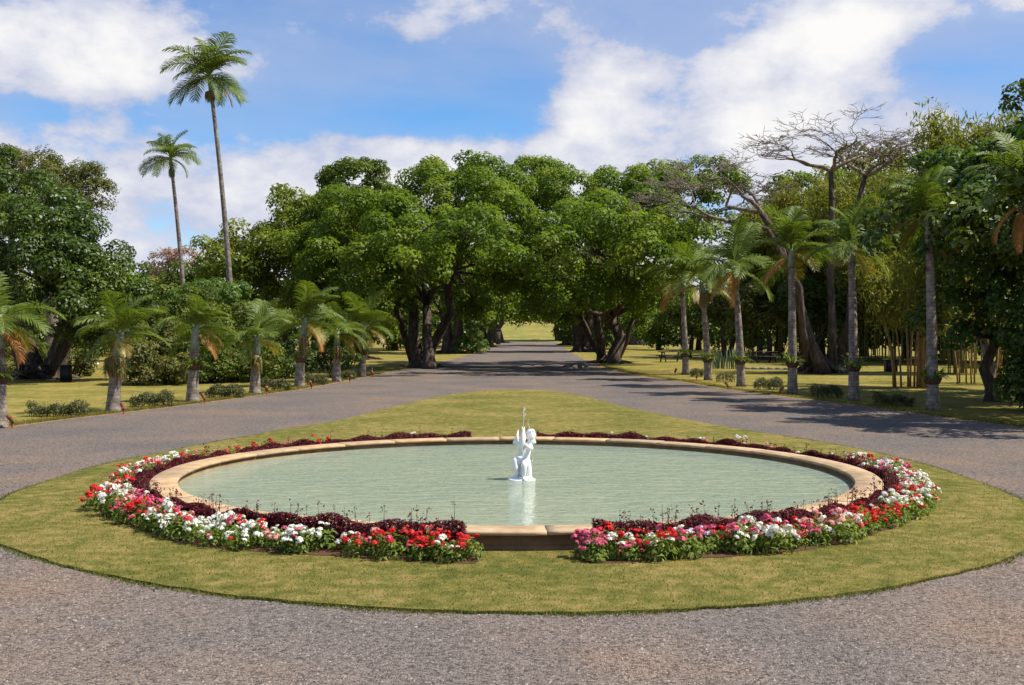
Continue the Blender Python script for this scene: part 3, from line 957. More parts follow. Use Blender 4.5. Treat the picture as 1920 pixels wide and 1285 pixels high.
def crown_mesh(name, lobes, mat, leafL=.32, leafW=.17, cr=1.0, dens=1.0, seed=1, low=-0.55, loose=0.0, fill=0.25, up=.45):
    """lobes: (centre, (rx,ry,rz)); leafy clumps sit on the lobes, leaves sit on the clumps"""
    r = np.random.default_rng(seed)
    Q, T = [], []
    cen = np.array([list(l[0]) for l in lobes]); rad = np.array([list(l[1]) for l in lobes])
    la = leafL * leafW * .5
    for i in range(len(lobes)):
        rx, ry, rz = rad[i]
        area = 4 * math.pi * ((rx * ry) ** 1.6 / 3 + (rx * rz) ** 1.6 / 3 + (ry * rz) ** 1.6 / 3) ** (1 / 1.6)
        nc = max(5, int(area / (math.pi * cr * cr) * 1.05))
        dd = sph(nc * 2, r)
        dd = dd[dd[:, 2] > low][:nc]
        rr = np.where(r.uniform(0, 1, len(dd)) < fill, r.uniform(.35, .75, len(dd)), r.uniform(.86, 1.04, len(dd)))
        cc = cen[i] + dd * rad[i] * rr[:, None]
        for j, c in enumerate(cc):
            # skip clumps that lie deep inside another lobe
            e = np.sum(((c - cen) / rad) ** 2, 1); e[i] = 9
            if e.min() < .45:
                continue
            R = cr * r.uniform(.55, 1.25)
            nl = int(4 * math.pi * R * R * .55 * dens / la)
            s_ = sph(nl, r)
            s_ = s_[r.uniform(0, 1, nl) < np.clip(.62 + .55 * s_[:, 2] + .35 * (s_ @ dd[j]), .12, 1)]
            p = c + s_ * np.array([R, R, R * .78]) * (r.uniform(.62, 1.03, (len(s_), 1)) + loose * r.normal(0, .25, (len(s_), 1)))
            nn = unit(s_ + np.array([0, 0, up]) + r.normal(0, .34, (len(s_), 3)))
            Q.append(leaf_quads(p, nn, leafL, leafW, r))
            T.append(np.clip(r.normal(.45, .12) + r.normal(0, .16, len(s_)), 0, 1))
    Q = np.concatenate(Q); T = np.concatenate(T)
    me = mesh_np(name, Q, np.arange(len(Q) * 4), [4] * len(Q), mat, False, T)
    return me


TRI = [0]


def limb(mb, a, b, ra, rb, r, bend=.12, seg=7, sides=7):
    a, b = Vector(a), Vector(b)
    L_ = (b - a).length
    o1 = Vector(r.normal(0, bend * L_, 3)) * .6; o2 = Vector(r.normal(0, bend * L_, 3)) * .6
    pts, rd = [], []
    for i in range(seg + 1):
        t = i / seg
        p = a.lerp(b, t) + o1 * math.sin(math.pi * t) + o2 * math.sin(2 * math.pi * t) * .4 + Vector((0, 0, 1)) * L_ * .06 * math.sin(math.pi * t)
        pts.append(p); rd.append(ra + (rb - ra) * t)
    mb.tube(pts, rd, sides)
    return pts


def px_lobes(spec, d):
    """(x, y, rx, ry[, depth offset[, depth radius factor]]) in photo pixels at distance d -> lobes in metres"""
    out = []
    for s in spec:
        dd = d + (s[4] if len(s) > 4 else 0)
        k = dd / F
        out.append((D(s[0], s[1], dd), (s[2] * k, max(s[2], s[3]) * k * (s[5] if len(s) > 5 else .95), s[3] * k)))
    return out


def make_tree(name, label, base, lobes, stems, trunk_r, mat, bark='bark', seed=1, roots=True, group=None, limbs=True, **kw):
    r = np.random.default_rng(seed + 500)
    base = Vector(base)
    t = thing(name, label, 'tree', base, 0, group)
    rel = [(Vector(c) - base, rd) for c, rd in lobes]
    obj('crown', crown_mesh('crown', rel, mat, seed=seed, **kw), t)
    mb = MB()
    forks = []
    for (dx, dy, hx, hy, hz, rr) in stems:
        a = Vector((dx, dy, -.15)); b = Vector((hx, hy, hz))
        pts = [a, a.lerp(b, .04) + Vector((0, 0, .2)), a.lerp(b, .2), a.lerp(b, .5) + Vector(r.normal(0, .06 * hz, 3)), a.lerp(b, .78), b]
        mb.tube(pts, [trunk_r * rr * q for q in (1.75, 1.3, 1.05, .9, .85, .72)], 12, wob=.12)
        forks.append((b, trunk_r * rr * .7))
    if roots:
        for i in range(9):
            a = 2 * math.pi * i / 9 + r.normal(0, .2)
            L_ = trunk_r * r.uniform(2.6, 5.0)
            mb.tube([(math.cos(a) * trunk_r * .6, math.sin(a) * trunk_r * .6, trunk_r * 1.1), (math.cos(a) * trunk_r * 1.5, math.sin(a) * trunk_r * 1.5, trunk_r * .4),
                     (math.cos(a) * L_ * .7, math.sin(a) * L_ * .7, .08), (math.cos(a + .2) * L_, math.sin(a + .2) * L_, -.1)],
                    [trunk_r * .35, trunk_r * .28, trunk_r * .2, trunk_r * .08], 6)
    if limbs:
        for c, rd in rel:
            f, fr = min(forks, key=lambda q: (q[0] - c).length + r.uniform(0, 2))
            end = c + Vector((0, 0, -rd[2] * .1))
            pts = limb(mb, f - Vector((0, 0, .3)), end, fr * r.uniform(.45, .65), fr * .16, r)
            for q in range(3):
                u = Vector(sph(1, r)[0]); u.z = abs(u.z) * .7
                p0 = pts[int(r.integers(3, 7))]
                limb(mb, p0, c + Vector((u.x * rd[0], u.y * rd[1], u.z * rd[2])) * .85, fr * .2, fr * .05, r, .1, 5, 5)
    mb.build('trunk', M[bark], t, True)
    return t


# ------------------------------------------------------------------ avenue trees
def rel_stems(base, lst, d):
    """stems given by photo pixels of foot and fork"""
    out = []
    for (x0, y0, x1, y1, rr, doff) in lst:
        a = G(x0, y0); b = D(x1, y1, d + doff)
        out.append((a.x - base.x, a.y - base.y, b.x - base.x, b.y - base.y, b.z, rr))
    return out


bA = G(792, 688)
dA = bA.y
make_tree('avenue_tree', 'huge broad tree with several thick trunks beside the left edge of the drive', bA,
          px_lobes([(700, 415, 95, 58, -3), (805, 385, 82, 56), (890, 372, 70, 52), (640, 470, 80, 58, -5), (755, 470, 90, 60, -9), (870, 460, 70, 60, -7),
                    (805, 338, 40, 32, 2), (893, 335, 50, 36, 2), (610, 545, 65, 42, -3), (700, 545, 70, 44, -8), (930, 400, 50, 55, -3), (655, 390, 55, 38, 1),
                    (945, 350, 40, 40, 3), (860, 545, 50, 34, 4), (935, 520, 42, 46, 0), (590, 470, 50, 40, -2), (745, 395, 50, 36, -4), (820, 430, 55, 40, -9), (640, 590, 50, 26, -3), (725, 585, 42, 24, -3), (890, 590, 42, 26, 6), (885, 440, 52, 42, -15), (800, 495, 55, 38, -14), (940, 470, 42, 42, -12)], dA),
          rel_stems(bA, [(786, 690, 775, 575, 1.0, -.5), (806, 692, 800, 560, .8, -1.2), (800, 685, 850, 500, .75, .8), (778, 684, 735, 560, .65, .9)], dA),
          .42, M['leaf_avenue'], seed=11, leafL=.25, leafW=.145, cr=1.0, dens=1.1)
bD = G(1142, 681)
dD = bD.y
make_tree('avenue_tree', 'huge broad tree with twin trunks and spreading roots at the right edge of the drive', bD,
          px_lobes([(1000, 350, 72, 42, 1), (1085, 375, 78, 44, -2), (1170, 370, 82, 46, -2), (1265, 350, 82, 46, 2), (1055, 445, 78, 55, -13), (1155, 455, 88, 58, -16),
                    (1250, 430, 80, 56, -12), (1095, 540, 58, 46, -14), (1185, 545, 72, 42, -14), (1005, 460, 56, 62, -10), (1275, 500, 55, 42, -3),
                    (985, 330, 42, 30, 3), (1330, 345, 55, 40, 3), (1045, 550, 42, 36, -4), (1320, 420, 45, 45, 2), (1110, 410, 50, 36, -10), (1210, 400, 55, 36, -12), (1310, 470, 50, 42, -12), (960, 420, 46, 50, -2), (975, 520, 50, 48, -6), (1020, 570, 40, 28, -8), (1235, 560, 45, 30, -6), (1060, 590, 36, 22, 2), (1130, 578, 40, 22, -9), (1120, 425, 62, 42, -22), (1205, 480, 62, 40, -22), (1035, 490, 50, 42, -20), (1270, 465, 55, 38, -20), (1075, 565, 40, 20, -18)], dD),
          rel_stems(bD, [(1130, 680, 1118, 590, .8, .4), (1152, 682, 1150, 585, 1.0, -.5), (1155, 680, 1190, 590, .5, .3), (1135, 678, 1085, 590, .6, .9)], dD),
          .44, M['leaf_avenue'], seed=12, leafL=.26, leafW=.15, cr=1.05, dens=1.1)
bB = Vector((D(520, 600, 82).x, 82, 0))
make_tree('broad_tree', 'pale green broad tree behind the short palms and the tallest palm', bB,
          px_lobes([(480, 465, 62, 45), (565, 420, 62, 42), (520, 500, 80, 50, -3), (440, 510, 55, 45), (600, 470, 70, 60, -1), (420, 470, 45, 35, 2),
                    (600, 545, 75, 55, -2), (470, 560, 70, 50), (545, 385, 40, 26, 2), (660, 420, 55, 40, 2)], 82),
          [(-.4, 0, -.8, 0, 3.5, 1), (.5, .2, 1.4, .4, 3.8, .9)], .55, M['leaf_avenue_y'], seed=13, leafL=.28, leafW=.16, cr=1.05, dens=1.05)
bC = Vector((D(675, 600, 96).x, 96, 0))
make_tree('dome_tree', 'dense rounded dome tree rising behind the pale green broad tree', bC,
          px_lobes([(672, 352, 74, 46), (640, 395, 60, 45), (715, 395, 60, 45), (675, 470, 90, 90)], 96),
          [(0, 0, 0, 0, 5, 1)], .5, M['leaf_mid'], seed=14, leafL=.42, leafW=.15, cr=.9, dens=1.2, up=.2)
# the trees further down the avenue
for (x, y, dxs, sd_, lb) in ((846, 663, -1, 21, 'second avenue tree on the left with pale flared roots'),
                             (912, 651, -1, 22, 'third avenue tree on the left beside the dark post'),
                             (934, 643, -1, 23, 'farthest avenue tree on the left of the drive'),
                             (1092, 660, 1, 24, 'second avenue tree on the right behind the twin trunks'),
                             (1066, 648, 1, 25, 'third avenue tree on the right with a pale fork'),
                             (1050, 641, 1, 26, 'farthest avenue tree on the right of the drive')):
    b = G(x, y)
    r = np.random.default_rng(sd_)
    inner = -dxs
    lob = []
    for (ox, oy, oz, rx, rz) in ((0, 0, 9.5, 4.6, 3.0), (inner * 3.4, -1, 8.0, 3.6, 2.2), (inner * 5.0, 1.5, 9.2, 3.0, 1.9), (-inner * 4.0, .5, 8.2, 3.8, 2.6),
                                 (inner * 1.5, -3.2, 7.2, 3.3, 2.2), (inner * 4.2, -2, 5.1, 2.8, 1.6), (inner * 2.4, 2, 5.3, 2.8, 1.7), (-inner * 2.5, 3, 10.5, 3.5, 2.5), (-inner * 5.5, -1, 5.8, 3.0, 2.0)):
        lob.append((b + Vector((ox + r.normal(0, .4), oy + r.normal(0, .4), oz * r.uniform(.92, 1.06))), (rx, rx * .95, rz)))
    make_tree('avenue_tree', lb, b, lob, [(-.3, 0, -.7, .2, 4.2, 1.0), (.35, -.1, .8, -.3, 4.6, .85)], .62, M['leaf_avenue'], seed=sd_, leafL=.42, leafW=.24, cr=1.3, dens=1.0)

# ------------------------------------------------------------------ trees at the left
bL = Vector((D(60, 600, 60).x, 60, 0))
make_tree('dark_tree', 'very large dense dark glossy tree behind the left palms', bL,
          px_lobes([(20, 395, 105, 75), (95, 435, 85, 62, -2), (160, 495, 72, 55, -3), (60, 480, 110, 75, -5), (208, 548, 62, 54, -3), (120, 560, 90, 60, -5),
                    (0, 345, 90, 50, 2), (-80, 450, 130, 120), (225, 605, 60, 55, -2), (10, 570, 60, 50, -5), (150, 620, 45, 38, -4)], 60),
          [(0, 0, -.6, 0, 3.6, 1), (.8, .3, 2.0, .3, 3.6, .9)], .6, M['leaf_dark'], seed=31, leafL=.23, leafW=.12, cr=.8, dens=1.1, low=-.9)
bL2 = Vector((D(100, 600, 78).x, 78, 0))
make_tree('feathery_tree', 'yellowish flat topped feathery tree rising above the dark glossy tree', bL2,
          px_lobes([(40, 300, 60, 16), (110, 325, 70, 18), (165, 360, 45, 20), (180, 400, 30, 20), (90, 370, 90, 30), (-30, 300, 70, 22)], 78),
          [(0, 0, -.5, 0, 6, 1)], .4, M['leaf_olive'], 'bark_grey', seed=32, leafL=.22, leafW=.10, cr=.7, dens=.75, loose=.6)
bP = Vector((D(310, 600, 105).x, 105, 0))
make_tree('blossom_tree', 'pale pink blossoming tree far behind the slender palm', bP,
          px_lobes([(310, 492, 34, 24), (345, 488, 30, 18), (300, 530, 22, 25)], 105),
          [(0, 0, 0, 0, 6, 1)], .3, M['leaf_pink'], 'bark_grey', seed=33, leafL=.26, leafW=.16, cr=.55, dens=.55, loose=.8)
bM_ = Vector((D(380, 600, 92).x, 92, 0))
make_tree('round_tree', 'dark green round tree between the two tall palms', bM_,
          px_lobes([(390, 520, 60, 35), (330, 535, 55, 35), (450, 530, 50, 40), (370, 580, 80, 45), (300, 590, 50, 40)], 92),
          [(0, 0, 0, 0, 3, 1)], .35, M['leaf_mid'], seed=34, leafL=.34, leafW=.18, cr=1.0, dens=1.0, low=-.95)


def shrub(name, label, base, lobes, mat, seed, group=None, cat='shrub', **kw):
    base = Vector(base)
    t = thing(name, label, cat, base, 0, group)
    rel = [(Vector(c) - base, rd) for c, rd in lobes]
    lo = min(c.z - rd[2] for c, rd in rel)
    if 0.25 < lo < 3.5 and cat == 'shrub':
        for c, rd in list(rel):
            rel.append((Vector((c.x * 1.05, c.y - .3, (lo + .5) / 2)), (rd[0] * .9, rd[1] * .9, (lo + .6) / 2)))
    obj('foliage', crown_mesh('foliage', rel, mat, seed=seed, low=-.98, **kw), t)
    r = np.random.default_rng(seed)
    mb = MB()
    for c, rd in rel:
        for q in range(3):
            limb(mb, (r.normal(0, .12), r.normal(0, .12), -.05), c + Vector(r.normal(0, .3, 3)) * rd[2], .035, .012, r, .12, 4, 5)
    mb.build('stem', M['bark'], t, True)
    return t


shrub_spec = [((375, 600), 56, [(372, 590, 52, 45), (345, 640, 50, 40, -1), (400, 645, 45, 42, -1)], 'leaf_mid', 'drooping mid green shrub behind the second short palm trunk'),
              ((300, 640), 54, [(290, 640, 48, 40), (262, 665, 40, 28, -1), (320, 670, 45, 25, -1)], 'leaf_olive', 'olive green feathery shrub beside the dark glossy tree'),
              ((450, 640), 57, [(450, 620, 50, 45), (425, 665, 42, 28, -1), (480, 665, 42, 28, -1)], 'leaf_mid', 'loose green shrub behind the third short palm'),
              ((405, 560), 66, [(400, 555, 62, 24), (350, 575, 50, 26), (440, 590, 50, 26)], 'leaf_bright', 'bright green spreading shrub under the tall palms'),
              ((530, 640), 60, [(525, 640, 40, 38), (505, 670, 35, 22)], 'leaf_dark', 'dark shrub behind the fourth short palm'),
              ((625, 670), 61, [(615, 680, 40, 20), (650, 672, 32, 24), (585, 670, 30, 26)], 'leaf_dark', 'low dark leafy shrub behind the sixth short palm'),
              ((60, 690), 64, [(75, 662, 36, 16), (40, 664, 32, 15)], 'leaf_olive', 'yellowish low shrub behind the picnic bench'),
              ((135, 680), 63, [(150, 668, 30, 18)], 'leaf_olive', 'small orange tinged shrub beside the black bin'),
              ((883, 640), 118, [(878, 632, 22, 18), (900, 622, 16, 18)], 'leaf_bright', 'bright green shrub between the avenue trees on the left')]
for i, ((x, y), d, sp, mt, lb) in enumerate(shrub_spec):
    c = D(x, y, d)
    shrub('shrub', lb, (c.x, d, 0), px_lobes(sp, d), M[mt], 60 + i, leafL=.2, leafW=.09, cr=.5, dens=1.0, loose=.25)

# background belt of trees that closes the view
vari = []
for i, (mt, lL) in enumerate((('leaf_mid', .5), ('leaf_dark', .5), ('leaf_avenue', .5))):
    lob = [(Vector((0, 0, 6)), (4.2, 3.6, 3.2)), (Vector((-3, .5, 4)), (3.2, 3, 2.6)), (Vector((3, -.5, 3.8)), (3.4, 3, 2.6)), (Vector((.5, -1.2, 2.6)), (3.6, 2.5, 2.2))]
    vari.append(crown_mesh('crown', lob, M[mt], seed=70 + i, leafL=lL, leafW=.27, cr=1.2, dens=.85, low=-.95))
tb = MB(); tb.tube([(0, 0, -.2), (0, 0, 1.2), (.1, 0, 4)], [.5, .34, .25], 8)
tbm = tb.mesh('trunk', M['bark'], True)
belt = [(-60, 95, 1.1), (60, 118, 1.0), (170, 112, 1.0), (250, 128, 1.1), (330, 118, 1.0), (415, 126, 1.0), (500, 118, .9), (590, 132, 1.1), (670, 125, .95), (740, 138, 1.0),
        (800, 150, 1.0), (850, 170, 1.0), (1115, 165, 1.0), (1165, 150, .95), (1235, 140, .8), (1310, 138, .9), (1390, 128, 1.0), (1460, 120, 1.0), (1540, 112, 1.0), (1620, 108, 1.05),
        (1700, 100, 1.05), (1790, 92, 1.1), (1880, 88, 1.1), (1960, 80, 1.1)]
BELT = ['end palm of the left row', 'left picnic table', 'black bin', 'olive green feathery shrub', 'pink blossom tree', 'tallest palm', 'arching left palm', 'orange fruit palm',
        'pale shaft palm', 'last left palm', 'thick left avenue trunk', 'third left avenue tree', 'third right avenue tree', 'twin avenue trunks', 'round stone ruin', 'low stone wall',
        'spiky plants', 'shaded picnic table', 'bare tree trunks', 'fifth right palm', 'black planter', 'orange bamboo culms', 'broadleaf thicket', 'right edge shrub']
for i, (x, d, s_) in enumerate(belt):
    c = D(x, 600, d)
    t = thing('background_tree', 'bushy background tree seen far behind the ' + BELT[i], 'tree', (c.x, d, 0), i * 1.3, 'background trees closing the garden')
    t.scale = (s_, s_, s_ * (0.9 + .2 * ((i * 7) % 5) / 5))
    obj('crown', vari[i % 3], t); obj('trunk', tbm, t)


# ------------------------------------------------------------------ palms
def frond_mesh(name, a0, a1, mat, seed, nl=44, wid=.020, vee=.34, llen=.37, droop=.45, plume=0.0):
    """a feather frond of length 1 along +X; a0/a1 = start and end angle of the midrib above the horizontal"""
    r = np.random.default_rng(seed)
    mb = MB()
    S = 18
    pts = [Vector((0, 0, 0))]
    for i in range(S):
        a = a0 + (a1 - a0) * ((i + .5) / S) ** 1.15
        pts.append(pts[-1] + Vector((math.cos(a), 0, math.sin(a))) / S)
    mb.tube(pts[:], [.014 * (1 - .85 * i / S) + .002 for i in range(S + 1)], 5, .75)
    q, tt = [], []
    for s_ in (-1, 1):
        for k in range(nl):
            t = .13 + .86 * (k + .5 + r.uniform(-.3, .3)) / nl
            f = t * S; i = min(int(f), S - 1)
            p = pts[i].lerp(pts[i + 1], f - i)
            tan = (pts[i + 1] - pts[i]).normalized()
            nor = Vector((-tan.z, 0, tan.x))
            fw = .45 + .75 * t + r.normal(0, .08)
            L_ = llen * (math.sin(math.pi * min(1, .12 + .86 * t)) ** .55) * r.uniform(.85, 1.1)
            side = Vector((0, s_, 0))
            d = (side * 1.0 + tan * fw + nor * (vee + plume * r.normal(0, .6))).normalized()
            d2 = (d + Vector((0, 0, -droop * r.uniform(.6, 1.3)))).normalized()
            d3 = (d2 + Vector((0, 0, -droop * r.uniform(.6, 1.5)))).normalized()
            w = tan * wid * .5 * r.uniform(.8, 1.2)
            p1 = p + d * L_ * .38; p2 = p1 + d2 * L_ * .34; p3 = p2 + d3 * L_ * .28
            tn = float(np.clip(r.normal(.45, .17), 0, 1))
            q.append([p - w * .6, p + w * .6, p1 + w, p1 - w]); q.append([p1 - w, p1 + w, p2 + w * .8, p2 - w * .8])
            q.append([p2 - w * .8, p2 + w * .8, p3 + w * .1, p3 - w * .1]); tt += [tn] * 3
    mb.quads(np.array([[list(v) for v in a] for a in q]), np.array(tt))
    return mb.mesh(name, mat)


R_ = math.radians
FR = {}
for key, a0, a1 in (('up', 84, 35), ('high', 66, -12), ('mid', 46, -38), ('flat', 22, -52), ('low', -8, -72)):
    FR[key] = [frond_mesh('frond', R_(a0 + q * 5), R_(a1 - q * 8), M['frond'], 100 + q + a0) for q in range(2)]
FR['yellow'] = [frond_mesh('frond', R_(0), R_(-75), M['frond_y'], 130), frond_mesh('frond', R_(10), R_(-65), M['frond_y'], 133)]
FR['orange'] = [frond_mesh('frond', R_(-25), R_(-82), M['frond_dead'], 131, droop=.8), frond_mesh('frond', R_(-50), R_(-88), M['frond_dead'], 132, droop=.8, llen=.25)]


def fruit_stalk(mb, c, r, n, L_, sp):
    for k in range(n):
        a = r.uniform(0, 6.28); q = r.uniform(.2, 1) * sp
        d = Vector((math.cos(a) * q, math.sin(a) * q, 0))
        l2 = L_ * r.uniform(.6, 1.1)
        mb.tube([c, c + d + Vector((0, 0, -.1 * L_)), c + d * 1.25 + Vector((0, 0, -l2 * .6)), c + d * 1.2 + Vector((0, 0, -l2))], [.016, .016, .014, .006], 3, float(r.uniform(0, 1)), False)


def palm(label, base, top, r_base, r_top, flen, nf, seed, group, shaft=.55, dead=0, yellow=1, stalk=False, spear=True, fan=None, bulge=1.12, dead_az=None, thick=.5):
    r = np.random.default_rng(seed)
    base, top = Vector(base), Vector(top)
    t = thing('palm_tree', label, 'palm tree', base, 0, group)
    tp = top - base
    H = tp.z
    mb = MB()
    pts, rd = [], []
    n = 16
    for i in range(n + 1):
        u = i / n
        p = tp * u + Vector((tp.x, tp.y, 0)) * (u * u - u) * .5
        p.z = -.05 + (H + .05) * u
        pts.append(p)
        k = r_base + (r_top - r_base) * u
        k *= (1 + .28 * math.exp(-u * H * 4)) * (1 + (bulge - 1) * math.exp(-((u * H - 1.0) / .9) ** 2)) * (1 + .015 * (i % 2))
        rd.append(k)
    mb.tube(pts, rd, 14)
    mb.build('trunk', M['palm_trunk'], t, True)
    axis = (pts[-1] - pts[-2]).normalized()
    sh = MB()
    sp_ = [pts[-1] - axis * .03, pts[-1] + axis * shaft * .25, pts[-1] + axis * shaft * .6, pts[-1] + axis * shaft, pts[-1] + axis * (shaft + .12)]
    sh.tube(sp_, [r_top * 1.12, r_top * 1.28, r_top * 1.05, r_top * .75, r_top * .4], 12)
    sh.build('crownshaft', M['shaft'], t, True)
    hub = pts[-1] + axis * shaft * .92
    kinds = ['up', 'mid', 'high', 'flat', 'mid', 'high', 'flat', 'up', 'mid', 'low', 'high', 'flat', 'mid', 'flat']
    if fan:
        kinds = fan
    az = r.uniform(0, 6.28)
    for i in range(nf):
        kd = kinds[i % len(kinds)]
        me = FR[kd][int(r.integers(0, 2))]
        f = obj('frond', me, t, hub + Vector((0, 0, {'up': .1, 'high': .06, 'mid': 0, 'flat': -.06, 'low': -.12}[kd])))
        az += 2.399963
        f.rotation_euler = (r.normal(0, .22), r.normal(0, .08), az + r.normal(0, .15))
        s_ = flen * 1.12 * r.uniform(.82, 1.12)
        f.scale = (s_, s_, s_)
    for i in range(yellow):
        f = obj('frond', FR['yellow'][i % 2], t, hub - Vector((0, 0, .12)))
        f.rotation_euler = (r.normal(0, .2), 0, r.uniform(0, 6.28)); f.scale = (flen * .9,) * 3
        f['label'] = 'yellowing drooping frond'
    for i in range(dead):
        f = obj('frond', FR['orange'][i % 2], t, hub - Vector((0, 0, .18)))
        a = dead_az[i] if dead_az is not None and i < len(dead_az) else r.uniform(0, 6.28)
        f.rotation_euler = (r.normal(0, .15), 0, a); f.scale = (flen * .85,) * 3
        f['label'] = 'dead orange hanging frond'
    if spear:
        s2 = MB()
        e = hub + axis * .1
        s2.tube([e, e + Vector((r.normal(0, .04), r.normal(0, .04), flen * .45)), e + Vector((r.normal(0, .1), r.normal(0, .1), flen * .85))], [.025, .02, .004], 5, .3)
        s2.build('spear_leaf', M['frond'], t, True)
    if stalk:
        fs_ = MB()
        c = pts[-1] + Vector((0.02, -r_top, .02))
        for q in range(stalk):
            a = (-1.25, 2.9, -2.2)[q]
            fruit_stalk(fs_, pts[-1] + Vector((math.cos(a) * r_top * 1.6, math.sin(a) * r_top * 1.6, .05)), r, 85, .72, .2)
        fs_.build('fruit_stalk', M['stalk'], t)
    return t, pts, rd


def fern_on(label, c, rad, seed, mt='leaf_fern', group=None):
    """a fern planted in a coir collar tied round a palm trunk"""
    r = np.random.default_rng(seed)
    t = thing('fern', label, 'fern', c, 0, group)
    b = MB()
    b.lathe([(rad * 1.02, -.16), (rad * 1.3, -.10), (rad * 1.55, .02), (rad * 1.5, .06), (rad * 1.0, .05)], 14)
    b.build('coir_collar', M['basket'], t, True)
    lf = MB(); q, tt = [], []
    for k in range(84):
        a = r.uniform(0, 6.28); e = r.uniform(.1, 1.35); L_ = r.uniform(.26, .62)
        o = Vector((math.cos(a), math.sin(a), 0)); s_ = Vector((-math.sin(a), math.cos(a), 0)) * .030
        p = o * rad * 1.2 + Vector((0, 0, .03))
        d1 = o * math.cos(e) + Vector((0, 0, math.sin(e)))
        p1 = p + d1 * L_ * .5; p2 = p1 + (d1 + Vector((0, 0, -.7))).normalized() * L_ * .5
        q.append([p - s_ * .5, p + s_ * .5, p1 + s_, p1 - s_]); q.append([p1 - s_, p1 + s_, p2 + s_ * .15, p2 - s_ * .15])
        tt += [float(r.uniform(0, 1))] * 2
    lf.quads(np.array([[list(v) for v in a] for a in q]), np.array(tt)).build('leaves', M[mt], t)
    return t


LP = [  # x, y foot, trunk top x,y , frond px, label piece
    (-3, 802, -2, 652, 118, 2, 'short palm at the end of the left row with orange fronds', 0, [-.25, .5]),
    (212, 772, 221, 672, 100, 1, 'short palm with a straw coloured fruit brush beside the black bin', 2, [2.2]),
    (361, 753, 365, 655, 84, 1, 'short thick palm between the two widest clipped bushes', 0, [-.2]),
    (478, 738, 480, 668, 84, 0, 'short palm with an arching frond in the left row, third bush beside it', 1, []),
    (561, 725, 568, 632, 88, 1, 'short palm with an orange fruit cluster in the left row', 1, [-.3]),
    (631, 716, 632, 650, 74, 1, 'short palm with a pale shaft next to the last palm of the left row', 1, [.2]),
    (678, 707, 681, 640, 80, 1, 'last short palm of the left row beside the shaded avenue tree', 1, [3.0])]
for i, (x, y, tx, ty, fp, dead, lb, st, daz) in enumerate(LP):
    b = G(x, y); tp = D(tx, ty, b.y)
    k = b.y / F
    pl, pts, rd = palm(lb, b, tp, .20, .135, fp * k * .84, 14, 207 + 3 * i, 'short palms along the left side of the drive', shaft=.75, dead=dead, yellow=2, stalk=st, dead_az=daz, bulge=1.15)
    zz = 1.25
    j = min(range(len(pts)), key=lambda q: abs(pts[q].z - zz))
    fern_on('fern in a coir collar on the trunk of the %s' % ('end palm of the left row', 'palm beside the black bin', 'palm between the widest bushes', 'palm by the third bush',
            'palm with the orange fruit cluster', 'palm with the pale shaft', 'last palm of the left row')[i], b + pts[j], rd[j], 220 + i, group='ferns on the left palms')
RP = [
    (1286, 703, 1279, 545, 82, 1, 'tall palm at the far end of the right row with an orange dead frond', 0, [3.6]),
    (1328, 713, 1317, 552, 78, 0, 'second palm of the right row, slightly leaning, beside the upright spiky plants', 1, []),
    (1390, 725, 1379, 528, 84, 2, 'third palm of the right row in front of the spiky plants, leaning trunk', 0, [3.3, 4.2]),
    (1486, 740, 1484, 500, 88, 1, 'fourth palm of the right row in front of the bare tree trunks', 0, [3.2]),
    (1601, 752, 1597, 492, 92, 0, 'fifth palm of the right row with a tall straight pale trunk', 0, []),
    (1749, 771, 1742, 440, 98, 2, 'sixth palm of the right row, shaded trunk beside the bamboo', 0, [-.2, -.7]),
    (1958, 792, 1925, 410, 120, 2, 'palm at the right edge with an orange dead skirt', 1, [3.1, 3.7])]
for i, (x, y, tx, ty, fp, dead, lb, st, daz) in enumerate(RP):
    b = G(x, y); tp = D(tx, ty, b.y)
    k = b.y / F
    pl, pts, rd = palm(lb, b, tp, .185, .12, fp * k, 15, 240 + i, 'tall palms along the right side of the drive', shaft=.6, dead=dead, yellow=2, stalk=st, dead_az=daz, bulge=1.05)
    if i < 6:
        zz = 1.15
        j = min(range(len(pts)), key=lambda q: abs(pts[q].z - zz))
        fern_on('fern in a coir collar on the %s palm of the right row' % ('farthest', 'second', 'third', 'fourth', 'fifth', 'sixth')[i], b + pts[j], rd[j], 260 + i, group='ferns on the right palms')
# two very tall palms above the left trees
TFAN = ['up', 'high', 'high', 'mid', 'mid', 'flat', 'flat', 'low', 'low', 'low', 'mid', 'high']
d = 72.0
palm('tallest slender palm with drooping fronds high above the left trees', (D(440, 600, d).x, d, 0), D(396, 172, d), .20, .115, 80 * d / F, 22, 281, 'two very tall palms',
     shaft=1.1, dead=1, yellow=0, stalk=2, fan=TFAN, bulge=1.0, dead_az=[.2])
d = 88.0
palm('lower of the two very tall palms, slender with a small crown', (D(351, 600, d).x, d, 0), D(322, 318, d), .21, .12, 54 * d / F, 19, 284, 'two very tall palms',
     shaft=1.0, dead=0, yellow=1, stalk=1, fan=TFAN, bulge=1.0)

